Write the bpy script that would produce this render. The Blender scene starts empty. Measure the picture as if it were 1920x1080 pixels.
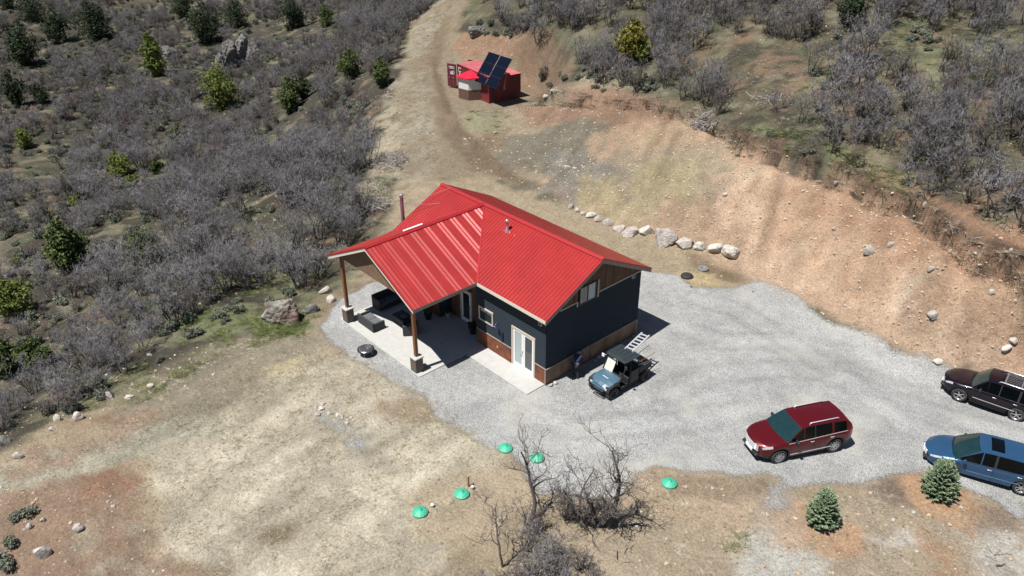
import bpy, bmesh, math, random
import numpy as np
from math import radians, sin, cos, pi
from mathutils import Vector, Matrix, noise as mnoise
random.seed(7); rng = np.random.default_rng(11)
SC = bpy.context.scene
# ---------------------------------------------------------------- camera
CAM = np.array([24.212, -24.287, 25.702]); YAW, PIT, ROLL, FPX = 2.4054, -0.5239, -0.0031, 1509.93
fw = np.array([cos(YAW)*cos(PIT), sin(YAW)*cos(PIT), sin(PIT)])
rt = np.cross(fw, [0, 0, 1]); rt /= np.linalg.norm(rt); up = np.cross(rt, fw)
rt, up = rt*cos(ROLL)+up*sin(ROLL), up*cos(ROLL)-rt*sin(ROLL)
cam = bpy.data.cameras.new('camera'); camo = bpy.data.objects.new('camera', cam); SC.collection.objects.link(camo)
camo.matrix_world = Matrix(((rt[0], up[0], -fw[0], CAM[0]), (rt[1], up[1], -fw[1], CAM[1]), (rt[2], up[2], -fw[2], CAM[2]), (0, 0, 0, 1)))
cam.sensor_width = 36; cam.lens = FPX/1920*36; cam.clip_start = 0.5; cam.clip_end = 5000
SC.camera = camo
# ---------------------------------------------------------------- sky and sun
SUN_AZ, SUN_EL = radians(260), radians(66)       # direction towards the sun, azimuth from +x
w = bpy.data.worlds.new("World"); SC.world = w; w.use_nodes = True
nt = w.node_tree; bg = nt.nodes['Background']; sky = nt.nodes.new('ShaderNodeTexSky'); sky.sky_type = 'NISHITA'
sky.sun_disc = False; sky.sun_elevation = SUN_EL; sky.sun_rotation = radians(90)-SUN_AZ; sky.altitude = 2200
nt.links.new(sky.outputs[0], bg.inputs[0]); bg.inputs[1].default_value = 0.05
sun = bpy.data.lights.new('sun', 'SUN'); sun.energy = 5; sun.angle = radians(0.5); sun.color = (1, .975, .93)
so = bpy.data.objects.new('sun', sun); SC.collection.objects.link(so)
sd = Vector((cos(SUN_AZ)*cos(SUN_EL), sin(SUN_AZ)*cos(SUN_EL), sin(SUN_EL)))
so.rotation_euler = sd.to_track_quat('Z', 'Y').to_euler(); so.location = (0, 0, 60)
SC.view_settings.view_transform = 'Standard'; SC.view_settings.look = 'None'; SC.view_settings.exposure = 0.55; SC.view_settings.gamma = 1
# ---------------------------------------------------------------- helpers: objects
COL = SC.collection
def tag(o, label=None, cat=None, group=None, kind=None):
    if label: o['label'] = label
    if cat: o['category'] = cat
    if group: o['group'] = group
    if kind: o['kind'] = kind
    return o
def empty(name, loc, rz=0, label=None, cat=None, group=None):
    o = bpy.data.objects.new(name, None); COL.objects.link(o); o.location = loc; o.rotation_euler = (0, 0, rz); o.empty_display_size = .3
    return tag(o, label, cat, group)
def copy_tree(o, parent=None):
    c = o.copy(); COL.objects.link(c); c.parent = parent
    for ch in list(o.children): copy_tree(ch, c)
    return c
class MB:
    "collects shapes for ONE mesh object"
    def __init__(s): s.v = []; s.f = []; s.m = []; s.mi = 0
    def quad(s, pts):
        n = len(s.v); s.v += [tuple(p) for p in pts]; s.f.append(tuple(range(n, n+len(pts)))); s.m.append(s.mi)
    def raw(s, v, f):
        n = len(s.v); s.v += [tuple(p) for p in v]; s.f += [tuple(i+n for i in q) for q in f]; s.m += [s.mi]*len(f)
    def box(s, x0, y0, z0, x1, y1, z1, M=None, b=0):
        "axis box, optional bevelled top-view corners b, optional matrix"
        if b > 0:
            c = [(x0+b, y0), (x1-b, y0), (x1, y0+b), (x1, y1-b), (x1-b, y1), (x0+b, y1), (x0, y1-b), (x0, y0+b)]
            bz = min(b, (z1-z0)*.4)
            cx, cy = (x0+x1)/2, (y0+y1)/2
            def sh(p, k): return (p[0]+(k if p[0] < cx else -k), p[1]+(k if p[1] < cy else -k))
            v = [(*sh(p, b*.7), z0) for p in c]+[(*p, z0+bz) for p in c]+[(*p, z1-bz) for p in c]+[(*sh(p, b*.7), z1) for p in c]
            f = [tuple(range(7, -1, -1)), tuple(range(24, 32))]
            for r in range(3): f += [(r*8+i, r*8+(i+1) % 8, r*8+8+(i+1) % 8, r*8+8+i) for i in range(8)]
        else:
            v = [(x0, y0, z0), (x1, y0, z0), (x1, y1, z0), (x0, y1, z0), (x0, y0, z1), (x1, y0, z1), (x1, y1, z1), (x0, y1, z1)]
            f = [(3, 2, 1, 0), (4, 5, 6, 7), (0, 1, 5, 4), (1, 2, 6, 5), (2, 3, 7, 6), (3, 0, 4, 7)]
        if M is not None: v = [tuple(M @ Vector(p)) for p in v]
        s.raw(v, f); return s
    def prism(s, poly, d0, d1, axis='y', M=None):
        "poly of 2-D points swept along an axis"
        n = len(poly)
        def P(a, b, d): return {'y': (a, d, b), 'x': (d, a, b), 'z': (a, b, d)}[axis]
        v = [P(a, b, d0) for a, b in poly]+[P(a, b, d1) for a, b in poly]
        if M is not None: v = [tuple(M @ Vector(p)) for p in v]
        f = [tuple(range(n)), tuple(range(2*n-1, n-1, -1))]+[(i, n+i, n+(i+1) % n, (i+1) % n) for i in range(n)]
        s.raw(v, f); return s
    def tube(s, pts, rad, n=8, cap=True):
        "tube through points, radius number or list"
        pts = [Vector(p) for p in pts]; k = len(pts); rad = [rad]*k if isinstance(rad, (int, float)) else rad
        v = []; base = None
        for i, p in enumerate(pts):
            d = (pts[min(i+1, k-1)]-pts[max(i-1, 0)]).normalized()
            if base is None: base = d.orthogonal().normalized()
            base = (base-d*base.dot(d)).normalized(); c = d.cross(base)
            for j in range(n):
                a = 2*pi*j/n; v.append(p+(base*cos(a)+c*sin(a))*rad[i])
        f = [(i*n+j, i*n+(j+1) % n, (i+1)*n+(j+1) % n, (i+1)*n+j) for i in range(k-1) for j in range(n)]
        if cap: f += [tuple(range(n-1, -1, -1)), tuple(range((k-1)*n, k*n))]
        s.raw(v, f); return s
    def lathe(s, prof, n=24, M=None, cap=False):
        "profile of (r,z) turned about z"
        v = [(r*cos(2*pi*j/n), r*sin(2*pi*j/n), z) for r, z in prof for j in range(n)]
        if M is not None: v = [tuple(M @ Vector(p)) for p in v]
        f = [(i*n+j, i*n+(j+1) % n, (i+1)*n+(j+1) % n, (i+1)*n+j) for i in range(len(prof)-1) for j in range(n)]
        if cap: f += [tuple(range((len(prof)-1)*n, len(prof)*n))]
        s.raw(v, f); return s
    def mesh(s, name, mats, smooth=False):
        me = bpy.data.meshes.new(name); me.from_pydata(s.v, [], s.f)
        for m in (mats if isinstance(mats, (list, tuple)) else [mats]): me.materials.append(m)
        if any(s.m): me.polygons.foreach_set('material_index', s.m)
        if smooth: me.polygons.foreach_set('use_smooth', [True]*len(s.f))
        me.update(); return me
    def build(s, name, mats, parent=None, smooth=False, **kw):
        o = bpy.data.objects.new(name, s.mesh(name, mats, smooth)); COL.objects.link(o)
        if parent is not None: o.parent = parent
        return tag(o, **kw)
def fixn(o):
    bm = bmesh.new(); bm.from_mesh(o.data); bmesh.ops.recalc_face_normals(bm, faces=bm.faces); bm.to_mesh(o.data); bm.free(); return o
# ---------------------------------------------------------------- helpers: materials
def lin(c):
    return tuple(((x/255)/12.92 if x/255 <= .04045 else ((x/255+.055)/1.055)**2.4) for x in c)
MATS = {}
def mat(name, col, rough=.7, metal=0, var=.15, vs=8, bump=0, bs=40, col2=None, coat=0, spec=.5, streak=None, alpha=1, trans=0, emit=None, coords='Object', lo=.35, hi=.65):
    "procedural material: base colour mixed with a second by noise, plus optional bump"
    if name in MATS: return MATS[name]
    m = bpy.data.materials.new(name); m.use_nodes = True; n = m.node_tree; b = n.nodes['Principled BSDF']
    tc = n.nodes.new('ShaderNodeTexCoord'); src = tc.outputs[coords]
    if streak:
        mp = n.nodes.new('ShaderNodeMapping'); mp.inputs['Scale'].default_value = streak; n.links.new(src, mp.inputs[0]); src = mp.outputs[0]
    no = n.nodes.new('ShaderNodeTexNoise'); no.inputs['Scale'].default_value = vs; no.inputs['Detail'].default_value = 6; no.inputs['Roughness'].default_value = .62; n.links.new(src, no.inputs['Vector'])
    rp = n.nodes.new('ShaderNodeValToRGB'); rp.color_ramp.elements[0].position = lo; rp.color_ramp.elements[1].position = hi
    c2 = col2 or tuple(min(1, x*(1+var)) for x in col); c1 = col if col2 else tuple(x*(1-var) for x in col)
    rp.color_ramp.elements[0].color = (*c1, 1); rp.color_ramp.elements[1].color = (*c2, 1)
    n.links.new(no.outputs[0], rp.inputs[0]); n.links.new(rp.outputs[0], b.inputs['Base Color'])
    b.inputs['Roughness'].default_value = rough; b.inputs['Metallic'].default_value = metal; b.inputs['Specular IOR Level'].default_value = spec
    if coat: b.inputs['Coat Weight'].default_value = coat; b.inputs['Coat Roughness'].default_value = .06
    if trans: b.inputs['Transmission Weight'].default_value = trans
    if bump:
        nb = n.nodes.new('ShaderNodeTexNoise'); nb.inputs['Scale'].default_value = bs; nb.inputs['Detail'].default_value = 5; n.links.new(src, nb.inputs['Vector'])
        bu = n.nodes.new('ShaderNodeBump'); bu.inputs['Strength'].default_value = bump; bu.inputs['Distance'].default_value = .03
        n.links.new(nb.outputs[0], bu.inputs['Height']); n.links.new(bu.outputs[0], b.inputs['Normal'])
    MATS[name] = m; return m
def objvar(m, amt=.25, hue=.03):
    "adds a per-object brightness and hue shift"
    n = m.node_tree; b = n.nodes['Principled BSDF']; l = b.inputs['Base Color'].links[0].from_socket
    oi = n.nodes.new('ShaderNodeObjectInfo'); hs = n.nodes.new('ShaderNodeHueSaturation')
    mr = n.nodes.new('ShaderNodeMapRange'); mr.inputs[3].default_value = 1-amt; mr.inputs[4].default_value = 1+amt; n.links.new(oi.outputs['Random'], mr.inputs[0]); n.links.new(mr.outputs[0], hs.inputs['Value'])
    mu = n.nodes.new('ShaderNodeMath'); mu.operation = 'MULTIPLY'; mu.inputs[1].default_value = 7.13; fr = n.nodes.new('ShaderNodeMath'); fr.operation = 'FRACT'
    n.links.new(oi.outputs['Random'], mu.inputs[0]); n.links.new(mu.outputs[0], fr.inputs[0])
    m2 = n.nodes.new('ShaderNodeMapRange'); m2.inputs[3].default_value = .5-hue; m2.inputs[4].default_value = .5+hue; n.links.new(fr.outputs[0], m2.inputs[0]); n.links.new(m2.outputs[0], hs.inputs['Hue'])
    n.links.new(l, hs.inputs['Color']); n.links.new(hs.outputs[0], b.inputs['Base Color']); return m
# ---------------------------------------------------------------- numpy noise
_perm = rng.random((256, 256))
def vnoise(x, y, s=1.0, seed=0):
    x = np.asarray(x, float)/s+seed*17.3; y = np.asarray(y, float)/s+seed*9.1
    xi = np.floor(x).astype(int); yi = np.floor(y).astype(int); fx = x-xi; fy = y-yi; fx = fx*fx*(3-2*fx); fy = fy*fy*(3-2*fy)
    g = lambda a, b: _perm[a % 256, b % 256]
    return (g(xi, yi)*(1-fx)+g(xi+1, yi)*fx)*(1-fy)+(g(xi, yi+1)*(1-fx)+g(xi+1, yi+1)*fx)*fy
def fbm(x, y, s, o=4, seed=0):
    t = 0; a = 1; n = 0
    for k in range(o): t = t+a*vnoise(x, y, s/2**k, seed+k*3); n += a; a *= .55
    return t/n-.5
# ---------------------------------------------------------------- terrain: survey points (photo column, row, height) turned into world points
def ray(px, py): return fw*FPX+rt*(px-960)-up*(py-540)
def unz(px, py, z):
    d = ray(px, py); t = (z-CAM[2])/d[2]; return CAM+d*t
SURV = """1025,718,0 1193,626,0 784,700,0 651,605,0 757,552,0 920,484,0 1400,560,0 1300,520,0 1600,700,0 1500,830,0 1250,900,0 1000,900,0 800,850,0 620,700,0 400,800,0 300,950,0 800,1000,0 1100,1060,0 1250,600,0
1060,400,.1 950,345,.3 900,300,.6 850,230,1.2 870,195,1.8 900,190,1.9 960,200,1.9 830,120,2.6 820,60,4 840,10,5.5
1700,760,-.2 1850,790,-.3 1900,930,-.4 1800,1050,-.4 1500,1060,0 1100,412,.1 1240,455,.1 1390,485,.1 1440,535,.1 1560,600,.1 1700,662,.1 1850,712,0 1919,738,0
1000,182,3.2 1070,184,4 1130,190,4.8 1240,192,5.5 1300,209,5.8 1365,244,6 1480,299,6 1600,329,6 1715,374,6 1780,424,6 1850,464,6 1920,484,6
860,95,3.6 960,80,5.2 1000,120,4.6 980,155,3 900,30,6.3 1000,60,7 1100,60,8 1200,100,7.6 1300,60,9 1500,150,8.6 1700,250,8 1850,300,8 1900,20,12 1600,20,12 1400,10,11 1200,5,10 1000,5,8
0,860,0 230,740,0 420,650,0 560,600,0 640,540,0 700,470,0 745,330,.5 760,250,1.2 740,180,2 745,120,2.8 780,50,4 830,0,5
0,780,-1.5 150,690,-1.5 350,560,-1 560,520,-.9 650,420,-1 690,300,-.5 680,200,0 700,90,1 0,600,-4.5 200,500,-4 400,430,-3.5 550,350,-3.5 600,250,-3.5 650,130,-2.5 700,30,-1
0,400,-8 200,350,-8 400,250,-7.5 500,150,-7 600,50,-5 0,200,-9 200,150,-9 350,80,-8 0,20,-6 200,10,-6 400,0,-6"""
ctrl = [unz(*map(float, s.split(','))) for s in SURV.split()]
ctrl += [np.array(q, float) for q in [(-260, -60, 10), (-260, 60, 22), (-200, 140, 35), (-100, 220, 45), (50, 220, 45), (130, 110, 25), (110, 0, -6), (60, -60, -8), (0, -80, -12), (-80, -90, -16), (-190, -140, 0), (30, -20, -1), (0, -32, -3), (45, 20, 1), (40, 50, 12), (-30, -30, -8), (-420, 0, 40), (0, 420, 90), (420, 0, 10), (0, -420, -20), (-300, 300, 70), (300, 300, 60), (300, -300, -20), (-300, -300, 0)]]
ctrl = np.array(ctrl)
def tk(d2): return np.where(d2 > 0, np.power(d2, .75), 0)
_n = len(ctrl); _d2 = ((ctrl[:, None, :2]-ctrl[None, :, :2])**2).sum(-1)
_A = np.zeros((_n+3, _n+3)); _A[:_n, :_n] = tk(_d2)-np.eye(_n)*.3*0; _A[:_n, _n] = 1; _A[:_n, _n+1:] = ctrl[:, :2]; _A[_n, :_n] = 1; _A[_n+1:, :_n] = ctrl[:, :2].T
_w = np.linalg.solve(_A, np.concatenate([ctrl[:, 2], [0, 0, 0]]))
def tps(X, Y):
    Z = np.full(X.shape, _w[_n])+_w[_n+1]*X+_w[_n+2]*Y
    for i in range(_n): Z += _w[i]*tk((X-ctrl[i, 0])**2+(Y-ctrl[i, 1])**2)
    return Z
def axis(lo, f0, f1, hi, df, far):
    a = list(np.arange(f0, f1, df)); x = f1; st = df
    while x < hi: a.append(x); st = .9 if st < .9 else st; x += st; 
    a = [v for v in a]; x = f0-.9
    pre = []
    while x > lo: pre.append(x); x -= .9
    g = 3; v = hi
    post = []
    while v < far: post.append(v); v += g; g *= 1.25
    g = 3; v = lo; pp = []
    while v > -far: pp.append(v); v -= g; g *= 1.25
    return np.array(sorted(pp)+sorted(pre)+a+post)
xs = axis(-165, -62, 24, 42, .3, 1400); ys = axis(-42, -24, 48, 150, .3, 1400)
GX, GY = np.meshgrid(xs, ys, indexing='ij')
GZ = tps(np.clip(GX, -420, 420), np.clip(GY, -420, 420))
def sdseg(X, Y, poly, closed=True):
    "distance to polyline and inside flag"
    D = np.full(X.shape, 1e9); ins = np.zeros(X.shape, bool); n = len(poly)
    for i in range(n if closed else n-1):
        ax, ay = poly[i][:2]; bx, by = poly[(i+1) % n][:2]; ex, ey = bx-ax, by-ay; L = ex*ex+ey*ey+1e-9
        t = np.clip(((X-ax)*ex+(Y-ay)*ey)/L, 0, 1); D = np.minimum(D, np.hypot(X-ax-t*ex, Y-ay-t*ey))
        if closed:
            c = ((ay > Y) != (by > Y)) & (X < (bx-ax)*(Y-ay)/(by-ay+1e-12)+ax); ins ^= c
    return D, ins
def bil(G, x, y):
    i = np.clip(np.searchsorted(xs, x)-1, 0, len(xs)-2); j = np.clip(np.searchsorted(ys, y)-1, 0, len(ys)-2)
    fx = np.clip((x-xs[i])/(xs[i+1]-xs[i]), 0, 1); fy = np.clip((y-ys[j])/(ys[j+1]-ys[j]), 0, 1)
    return (G[i, j]*(1-fx)+G[i+1, j]*fx)*(1-fy)+(G[i, j+1]*(1-fx)+G[i+1, j+1]*fx)*fy
def hz(x, y): return float(bil(GZ, x, y))
def at(px, py):
    "ground point seen at a photo position, found on the terrain itself"
    d = ray(px, py); ts = np.linspace(20, 330, 1200)/np.linalg.norm(d); P = CAM[None]+d[None]*ts[:, None]
    b = P[:, 2]-bil(GZ, P[:, 0], P[:, 1]); k = np.argmax(b < 0)
    if b[k] >= 0: k = len(ts)-1
    t = ts[k-1]+(ts[k]-ts[k-1])*b[k-1]/(b[k-1]-b[k]) if k > 0 else ts[0]
    q = CAM+d*t; return Vector((q[0], q[1], hz(q[0], q[1])))
def atp(s): return [tuple(at(*map(float, q.split(',')))) for q in s.split()]
CRESTPX = "1000,182 1070,184 1130,190 1240,192 1300,209 1365,244 1480,299 1600,329 1715,374 1780,424 1850,464 1920,484"
crest = [tuple(unz(*map(float, s.split(',')))) for s in "1000,182,3.2 1070,184,4 1130,190,4.8 1240,192,5.5 1300,209,5.8 1365,244,6 1480,299,6 1600,329,6 1715,374,6 1780,424,6 1850,464,6 1920,484,6 2050,560,5.6 2300,700,4".split()]
toe = [tuple(unz(*map(float, s.split(',')), .1)) for s in "1000,355 1060,385 1100,412 1240,455 1390,485 1440,535 1560,600 1700,662 1850,712 1919,738 2100,800 2400,880".split()]
bank = [c for c in crest]+toe[::-1]
# crest gets a steep eroded lip, the bank gullies and lumps, the wild slopes hummocks
wob = fbm(GX, GY, 2.2, 3, 5)*1.0
Dc, _ = sdseg(GX+wob, GY+wob*.7, crest, False); Db, inb = sdseg(GX+wob*.6, GY+wob*.6, bank)
sm = lambda t: np.clip(t, 0, 1)**2*(3-2*np.clip(t, 0, 1))
lip = np.where(inb, -1, 1)*0.0
endf = sm((GX+36)/8.)
GZ = GZ+endf*np.where(inb, -1.0*sm(1-Dc/1.3), .35*sm(1-Dc/2.6))
inbank = sm(np.where(inb, Db, 0)/1.5)
GZ += inbank*(fbm(GX, GY, 2.6, 4, 2)*1.1+fbm(GX, GY, .8, 2, 8)*.22)
padpoly = [tuple(unz(*map(float, s.split(',')), 0)) for s in "420,640 560,590 640,535 760,470 900,330 1060,385 1390,485 1440,535 1560,600 1700,662 1919,738 2300,900 2300,1300 -200,1300 -100,900 230,735".split()]
Dp, inp = sdseg(GX, GY, padpoly)
wild = sm(np.where(inp, 0, Dp)/4)*(1-inbank)
GZ += wild*(fbm(GX, GY, 9, 4, 21)*1.3+fbm(GX, GY, 1.6, 3, 31)*.35)
GZ += (1-wild)*(1-inbank)*(fbm(GX, GY, 6, 3, 41)*.10+fbm(GX, GY, .9, 2, 47)*.04)*sm((np.hypot(np.maximum(np.maximum(-13.5-GX, GX-1), 0), np.maximum(np.maximum(-5-GY, GY-8), 0)))/2)
_b, _i = sdseg(GX, GY, [(-13.4, -5), (1, -5), (1, 8), (-13.4, 8)])
flat = np.where(_i, 1, sm(1-_b/2)); GZ = GZ*(1-flat)+flat*0
def flatten(cx, cy, r0, r1, z=None):
    global GZ
    d = np.hypot(GX-cx, GY-cy); z = hz(cx, cy) if z is None else z; f = sm((r1-d)/(r1-r0)); GZ = GZ*(1-f)+f*z
# ================================================================ GROUND
YPAD = at(905, 178); flatten(YPAD.x, YPAD.y, 5.5, 9)
for q in SURV.split()[:0]: pass
K = .74
_lin = lin
def lin(c):
    g = sum(c)/3; return _lin(tuple(g+(x-g)*.68 for x in c))
floorc = lin((112, 102, 80))
GC = np.empty(GX.shape+(3,)); GC[:] = np.array(floorc)*K
GR = np.zeros(GX.shape)
vis = (GX > -166) & (GX < 43) & (GY > -43) & (GY < 151)
n1 = fbm(GX, GY, 3.5, 4, 60); n2 = fbm(GX, GY, .9, 3, 70); n3 = fbm(GX, GY, 9, 3, 80)
def paint(s, col, soft=1.0, amt=1.0, wobble=1.2, patch=0, world=None):
    "colour a zone of the ground; soft metres of blending, patch breaks it up with noise"
    global GC
    soft = soft*.5; poly = world or atp(s)
    D, ins = sdseg(GX, GY, poly); sd_ = np.where(ins, D, -D)+wobble*(n1*2.2+n2*1.5)
    a = sm(sd_/max(soft, .01)*.5+.5)*amt
    if patch: a = a*sm((n1+n2*.8+.5-patch)*4)
    GC = GC*(1-a[..., None])+np.array(lin(col))*K*a[..., None]; return a
def gravel(s, wobble=.55, soft=.7, amt=1):
    global GR
    D, ins = sdseg(GX, GY, atp(s)); sd_ = np.where(ins, D, -D)+wobble*(n1+n2*1.2); GR = np.maximum(GR, amt*sm(sd_/soft*.5+.5))
# wild slope left of the pad and the hill on the right
paint("0,0 840,0 760,120 700,300 640,540 420,640 0,850", (76, 70, 55), 2)
paint("-100,-60 780,-60 700,60 420,230 -60,260", (60, 56, 46), 6, .7, 2)
paint("0,300 300,250 500,420 420,600 0,760", (94, 90, 62), 4, .7, 2, .45)
paint("330,230 450,230 440,300 350,300", (140, 88, 68), 2, .8, 2, .4); paint("0,190 60,190 60,260 0,260", (130, 85, 66), 2, .7, 2, .4)
paint("860,0 1920,0 1920,484 1780,424 1600,329 1365,244 1240,190 1010,175 1000,90 880,60", (100, 92, 66), 1)
paint("1380,240 1500,240 1720,330 1700,372 1600,332 1480,300", (122, 126, 80), 1.2, .9, 1)
paint("1020,90 1180,100 1300,190 1130,186 1010,178", (112, 118, 90), 2, .8, 1.5, .35)
paint("1560,60 1900,30 1860,150 1650,200 1500,170", (134, 130, 88), 2, .8, 2, .35)
paint("1250,60 1650,100 1750,350 1920,380 1920,480 1780,424 1600,250 1400,200", (150, 112, 82), 2, .6, 3, .48)
# wild ground is blotchy: litter, bare soil, winter grass
for sd2, c2, th in ((17, (72, 66, 54), .55), (3, (70, 62, 50), .58), (5, (132, 124, 92), .6), (9, (96, 104, 66), .64), (13, (134, 104, 80), .66)):
    q = sm((fbm(GX, GY, 2.3, 4, 200+sd2)+.5-th)*9)*wild*.8; GC = GC*(1-q[..., None])+np.array(lin(c2))*K*q[..., None]
# made ground: dirt pad, straw field
paint("420,640 560,600 640,545 700,470 760,330 830,330 1060,385 1390,485 1440,535 1560,600 1700,662 1919,738 2100,800 2200,1300 -200,1300 -60,900 230,740", (168, 146, 112), 1.2)
paint("230,730 420,640 600,600 640,640 560,760 400,800 200,850", (146, 134, 108), 2.2, .85)
paint("300,860 520,700 640,650 790,730 950,860 800,990 900,1100 300,1120", (186, 172, 144), 1.5, .95)
paint("400,950 560,830 820,800 900,850 720,960 560,1090 360,1090", (204, 191, 160), 1.6, .75, 1.6, .3)
paint("420,860 660,780 740,860 560,960", (198, 186, 158), 1.5, .7, 1.5, .35)
paint("500,690 560,668 560,700 500,700", (205, 186, 130), .7, .9, .6)
paint("390,720 560,660 620,720 460,790", (146, 132, 102), 1.5, .7, 1.5, .4)
paint("470,970 590,960 560,1020 470,1030", (128, 102, 62), .9, .85, .9); paint("350,1060 440,1050 440,1100 340,1100", (140, 108, 72), .8, .8, .8)
paint("-100,960 230,880 290,1000 330,1120 -100,1120", (148, 116, 90), .9, .95); paint("170,890 230,880 230,915 180,920", (150, 104, 74), .9, .7)
paint("170,1000 260,990 270,1080 170,1080", (160, 150, 122), 1, .7, 1, .4)
paint("-60,950 200,870 420,800 400,770 200,820 -60,910", (170, 164, 138), .8, .85, .7)
paint("0,900 120,800 300,720 380,730 200,830 20,900", (150, 112, 84), 1, .7, 1, .45)
paint("60,790 240,690 420,640 420,660 260,760", (128, 124, 84), 1, .8, 1.2, .35)
paint("740,770 800,740 830,790 780,800", (160, 132, 98), .5, .8)
# green and olive edges below the oak thicket
paint("330,600 480,570 600,570 620,600 480,650 350,660", (124, 128, 84), 1.2, .8, 1, .35)
paint("470,595 560,600 590,615 560,632 480,630", (96, 122, 56), .5, .85, .5)
paint("540,520 680,510 660,560 600,590 500,560", (128, 130, 84), 1, .7, 1, .4)
paint("590,560 700,520 720,540 650,570 600,600", (142, 118, 92), .6, .8, .5)
# dirt behind the house, wet patch
paint("830,330 900,318 1060,385 1390,485 1440,530 1330,545 1250,515 1190,480 850,345", (166, 145, 110), .8, .95)
paint("1290,480 1400,478 1470,545 1400,530 1330,520", (128, 102, 72), .8, .9, .7)
paint("1270,510 1340,515 1350,540 1300,540", (190, 165, 110), .5, .9, .5)
# cut bank
paint("", (188, 146, 110), .5, 1, .5, world=bank)
paint("1300,440 1300,300 1360,290 1420,420 1600,560 1919,700 1919,745 1700,670 1560,604 1440,540", (194, 158, 124), 1.2, .7, 1)
paint("1400,330 1500,350 1620,480 1560,520 1440,440", (204, 176, 138), 1, .55, 1, .45); paint("1700,520 1780,560 1800,640 1690,580", (206, 186, 158), 1, .6, 1, .42)
paint("1500,320 1720,390 1920,510 1920,600 1650,470 1460,360", (172, 122, 88), 1.2, .8, 1.2, .35)
paint("1365,238 1480,292 1600,326 1715,370 1780,420 1850,460 1920,480 1920,500 1850,478 1770,440 1700,388 1590,342 1470,309 1380,262", (96, 74, 58), .35, .9, .4)  # dark crest strip: lip soil with the overhang's shadow painted in
paint("1000,180 1300,205 1340,330 1290,440 1150,420 1050,380 860,300 880,215", (156, 136, 106), 3.5, 1, 2.5)
paint("960,190 1240,190 1300,210 1230,260 1140,235 1000,240", (152, 112, 84), .8, .9, 1)
paint("870,300 900,240 1000,250 1060,215 1140,235 1140,290 1060,330 960,325", (112, 106, 88), .8, .8, 1.2)
paint("1030,280 1150,290 1180,330 1090,390 1010,360", (124, 118, 106), .8, .8, 1)
paint("1100,260 1190,230 1260,200 1230,240 1140,310 1110,305", (180, 142, 108), .8, .7, .8); paint("1170,250 1290,225 1310,260 1180,300", (176, 144, 106), .8, .8, .6)
paint("1085,330 1160,325 1150,410 1090,390", (166, 144, 88), .8, .6, .8, .3); paint("1190,300 1290,300 1300,370 1230,375 1190,350", (160, 144, 96), .9, .6, .8, .25)
paint("1090,390 1220,380 1270,430 1180,425", (172, 150, 108), .7, .7, .7)
paint("1260,370 1340,400 1400,470 1300,455 1200,425", (172, 136, 104), .6, .8, .7)
# track to the containers
paint("760,60 820,0 880,0 860,60 870,100 860,180 960,240 900,330 830,330 800,250 790,150", (136, 113, 84), .9, .95, .7)
paint("850,0 880,0 850,60 860,80 980,80 1010,120 1000,182 900,240 880,300 1000,355 900,330 830,340 745,330 735,180 770,60 820,0", (148, 128, 98), .8, 1, .6)
paint("820,0 850,10 790,90 800,200 830,330 745,340 700,260 735,150 770,60", (152, 142, 116), .7, .8, .8, .38)
paint("810,180 840,190 880,270 930,330 880,320 830,260", (124, 100, 74), .6, .7, .6)
paint("845,235 865,235 930,300 1000,345 975,350 905,315", (120, 96, 70), .35, .9, .3); paint("815,60 830,50 822,130 850,215 835,215 808,130", (118, 94, 68), .35, .85, .3); paint("800,130 830,110 850,30 835,30 800,100", (134, 112, 82), .5, .7, .4)
paint("850,90 870,65 960,62 1010,100 1000,170 975,160 960,110 870,110", (158, 116, 84), .5, .95, .6)
paint("955,55 1025,60 1075,110 1070,178 1010,190 975,165 965,120", (142, 110, 82), 1.2, .85, 1)
paint("680,240 745,190 745,330 700,330", (168, 152, 120), .8, .8, .8, .3)
paint("860,205 960,215 940,250 880,240", (140, 136, 98), .6, .8, .6, .3)
# foreground right
paint("760,930 850,890 1000,870 1010,940 930,1000 800,1010", (182, 158, 124), .6, .85, .5)
paint("1180,900 1330,890 1480,920 1700,895 1800,930 1930,950 2100,1200 1100,1200 1080,960", (172, 150, 120), .5, .9)
paint("1200,900 1440,910 1480,1000 1250,1000 1180,950", (182, 152, 118), .8, .8, 1)
paint("1240,900 1440,900 1440,925 1250,930", (138, 116, 90), .4, .7, .5)
paint("1400,1010 1520,1000 1560,1060 1540,1100 1380,1100", (184, 182, 172), .8, .8, .8); paint("1640,1010 1700,1010 1690,1060 1650,1060", (186, 180, 170), .6, .7)
paint("1830,1000 1930,990 1930,1100 1820,1100", (182, 178, 166), .8, .75); paint("1820,940 1920,960 1920,1000 1800,985 1700,950 1650,920 1690,900", (136, 112, 92), .6, .8, .5)
paint("1740,1010 1800,1030 1830,1100 1760,1100", (176, 132, 92), .6, .7); paint("1640,900 1700,890 1720,920 1680,950 1640,930", (120, 100, 86), .4, .7)
for q in ("1538,990", "1762,925"):
    c = at(*map(float, q.split(','))); paint("", (192, 142, 98), .5, .85, .6, world=[(c.x+1.75*cos(a), c.y+1.45*sin(a)) for a in np.linspace(0, 2*pi, 16)[:-1]])
paint("1430,930 1500,915 1480,1000 1440,990", (170, 150, 126), .5, .6)
gravel("596,612 640,562 715,522 760,500 1000,470 1190,500 1262,517 1300,536 1345,542 1420,528 1480,546 1560,604 1680,655 1800,705 1940,755 1990,960 1860,935 1800,918 1745,885 1700,885 1600,905 1485,915 1455,890 1330,884 1230,872 1185,890 1165,925 1090,930 1010,925 990,885 960,850 900,828 822,785 795,745 700,695 622,648")
gravel("560,770 620,766 660,790 700,830 740,870 730,900 690,870 650,850 640,820 590,800", 1.5, 1.2, .62)
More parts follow.
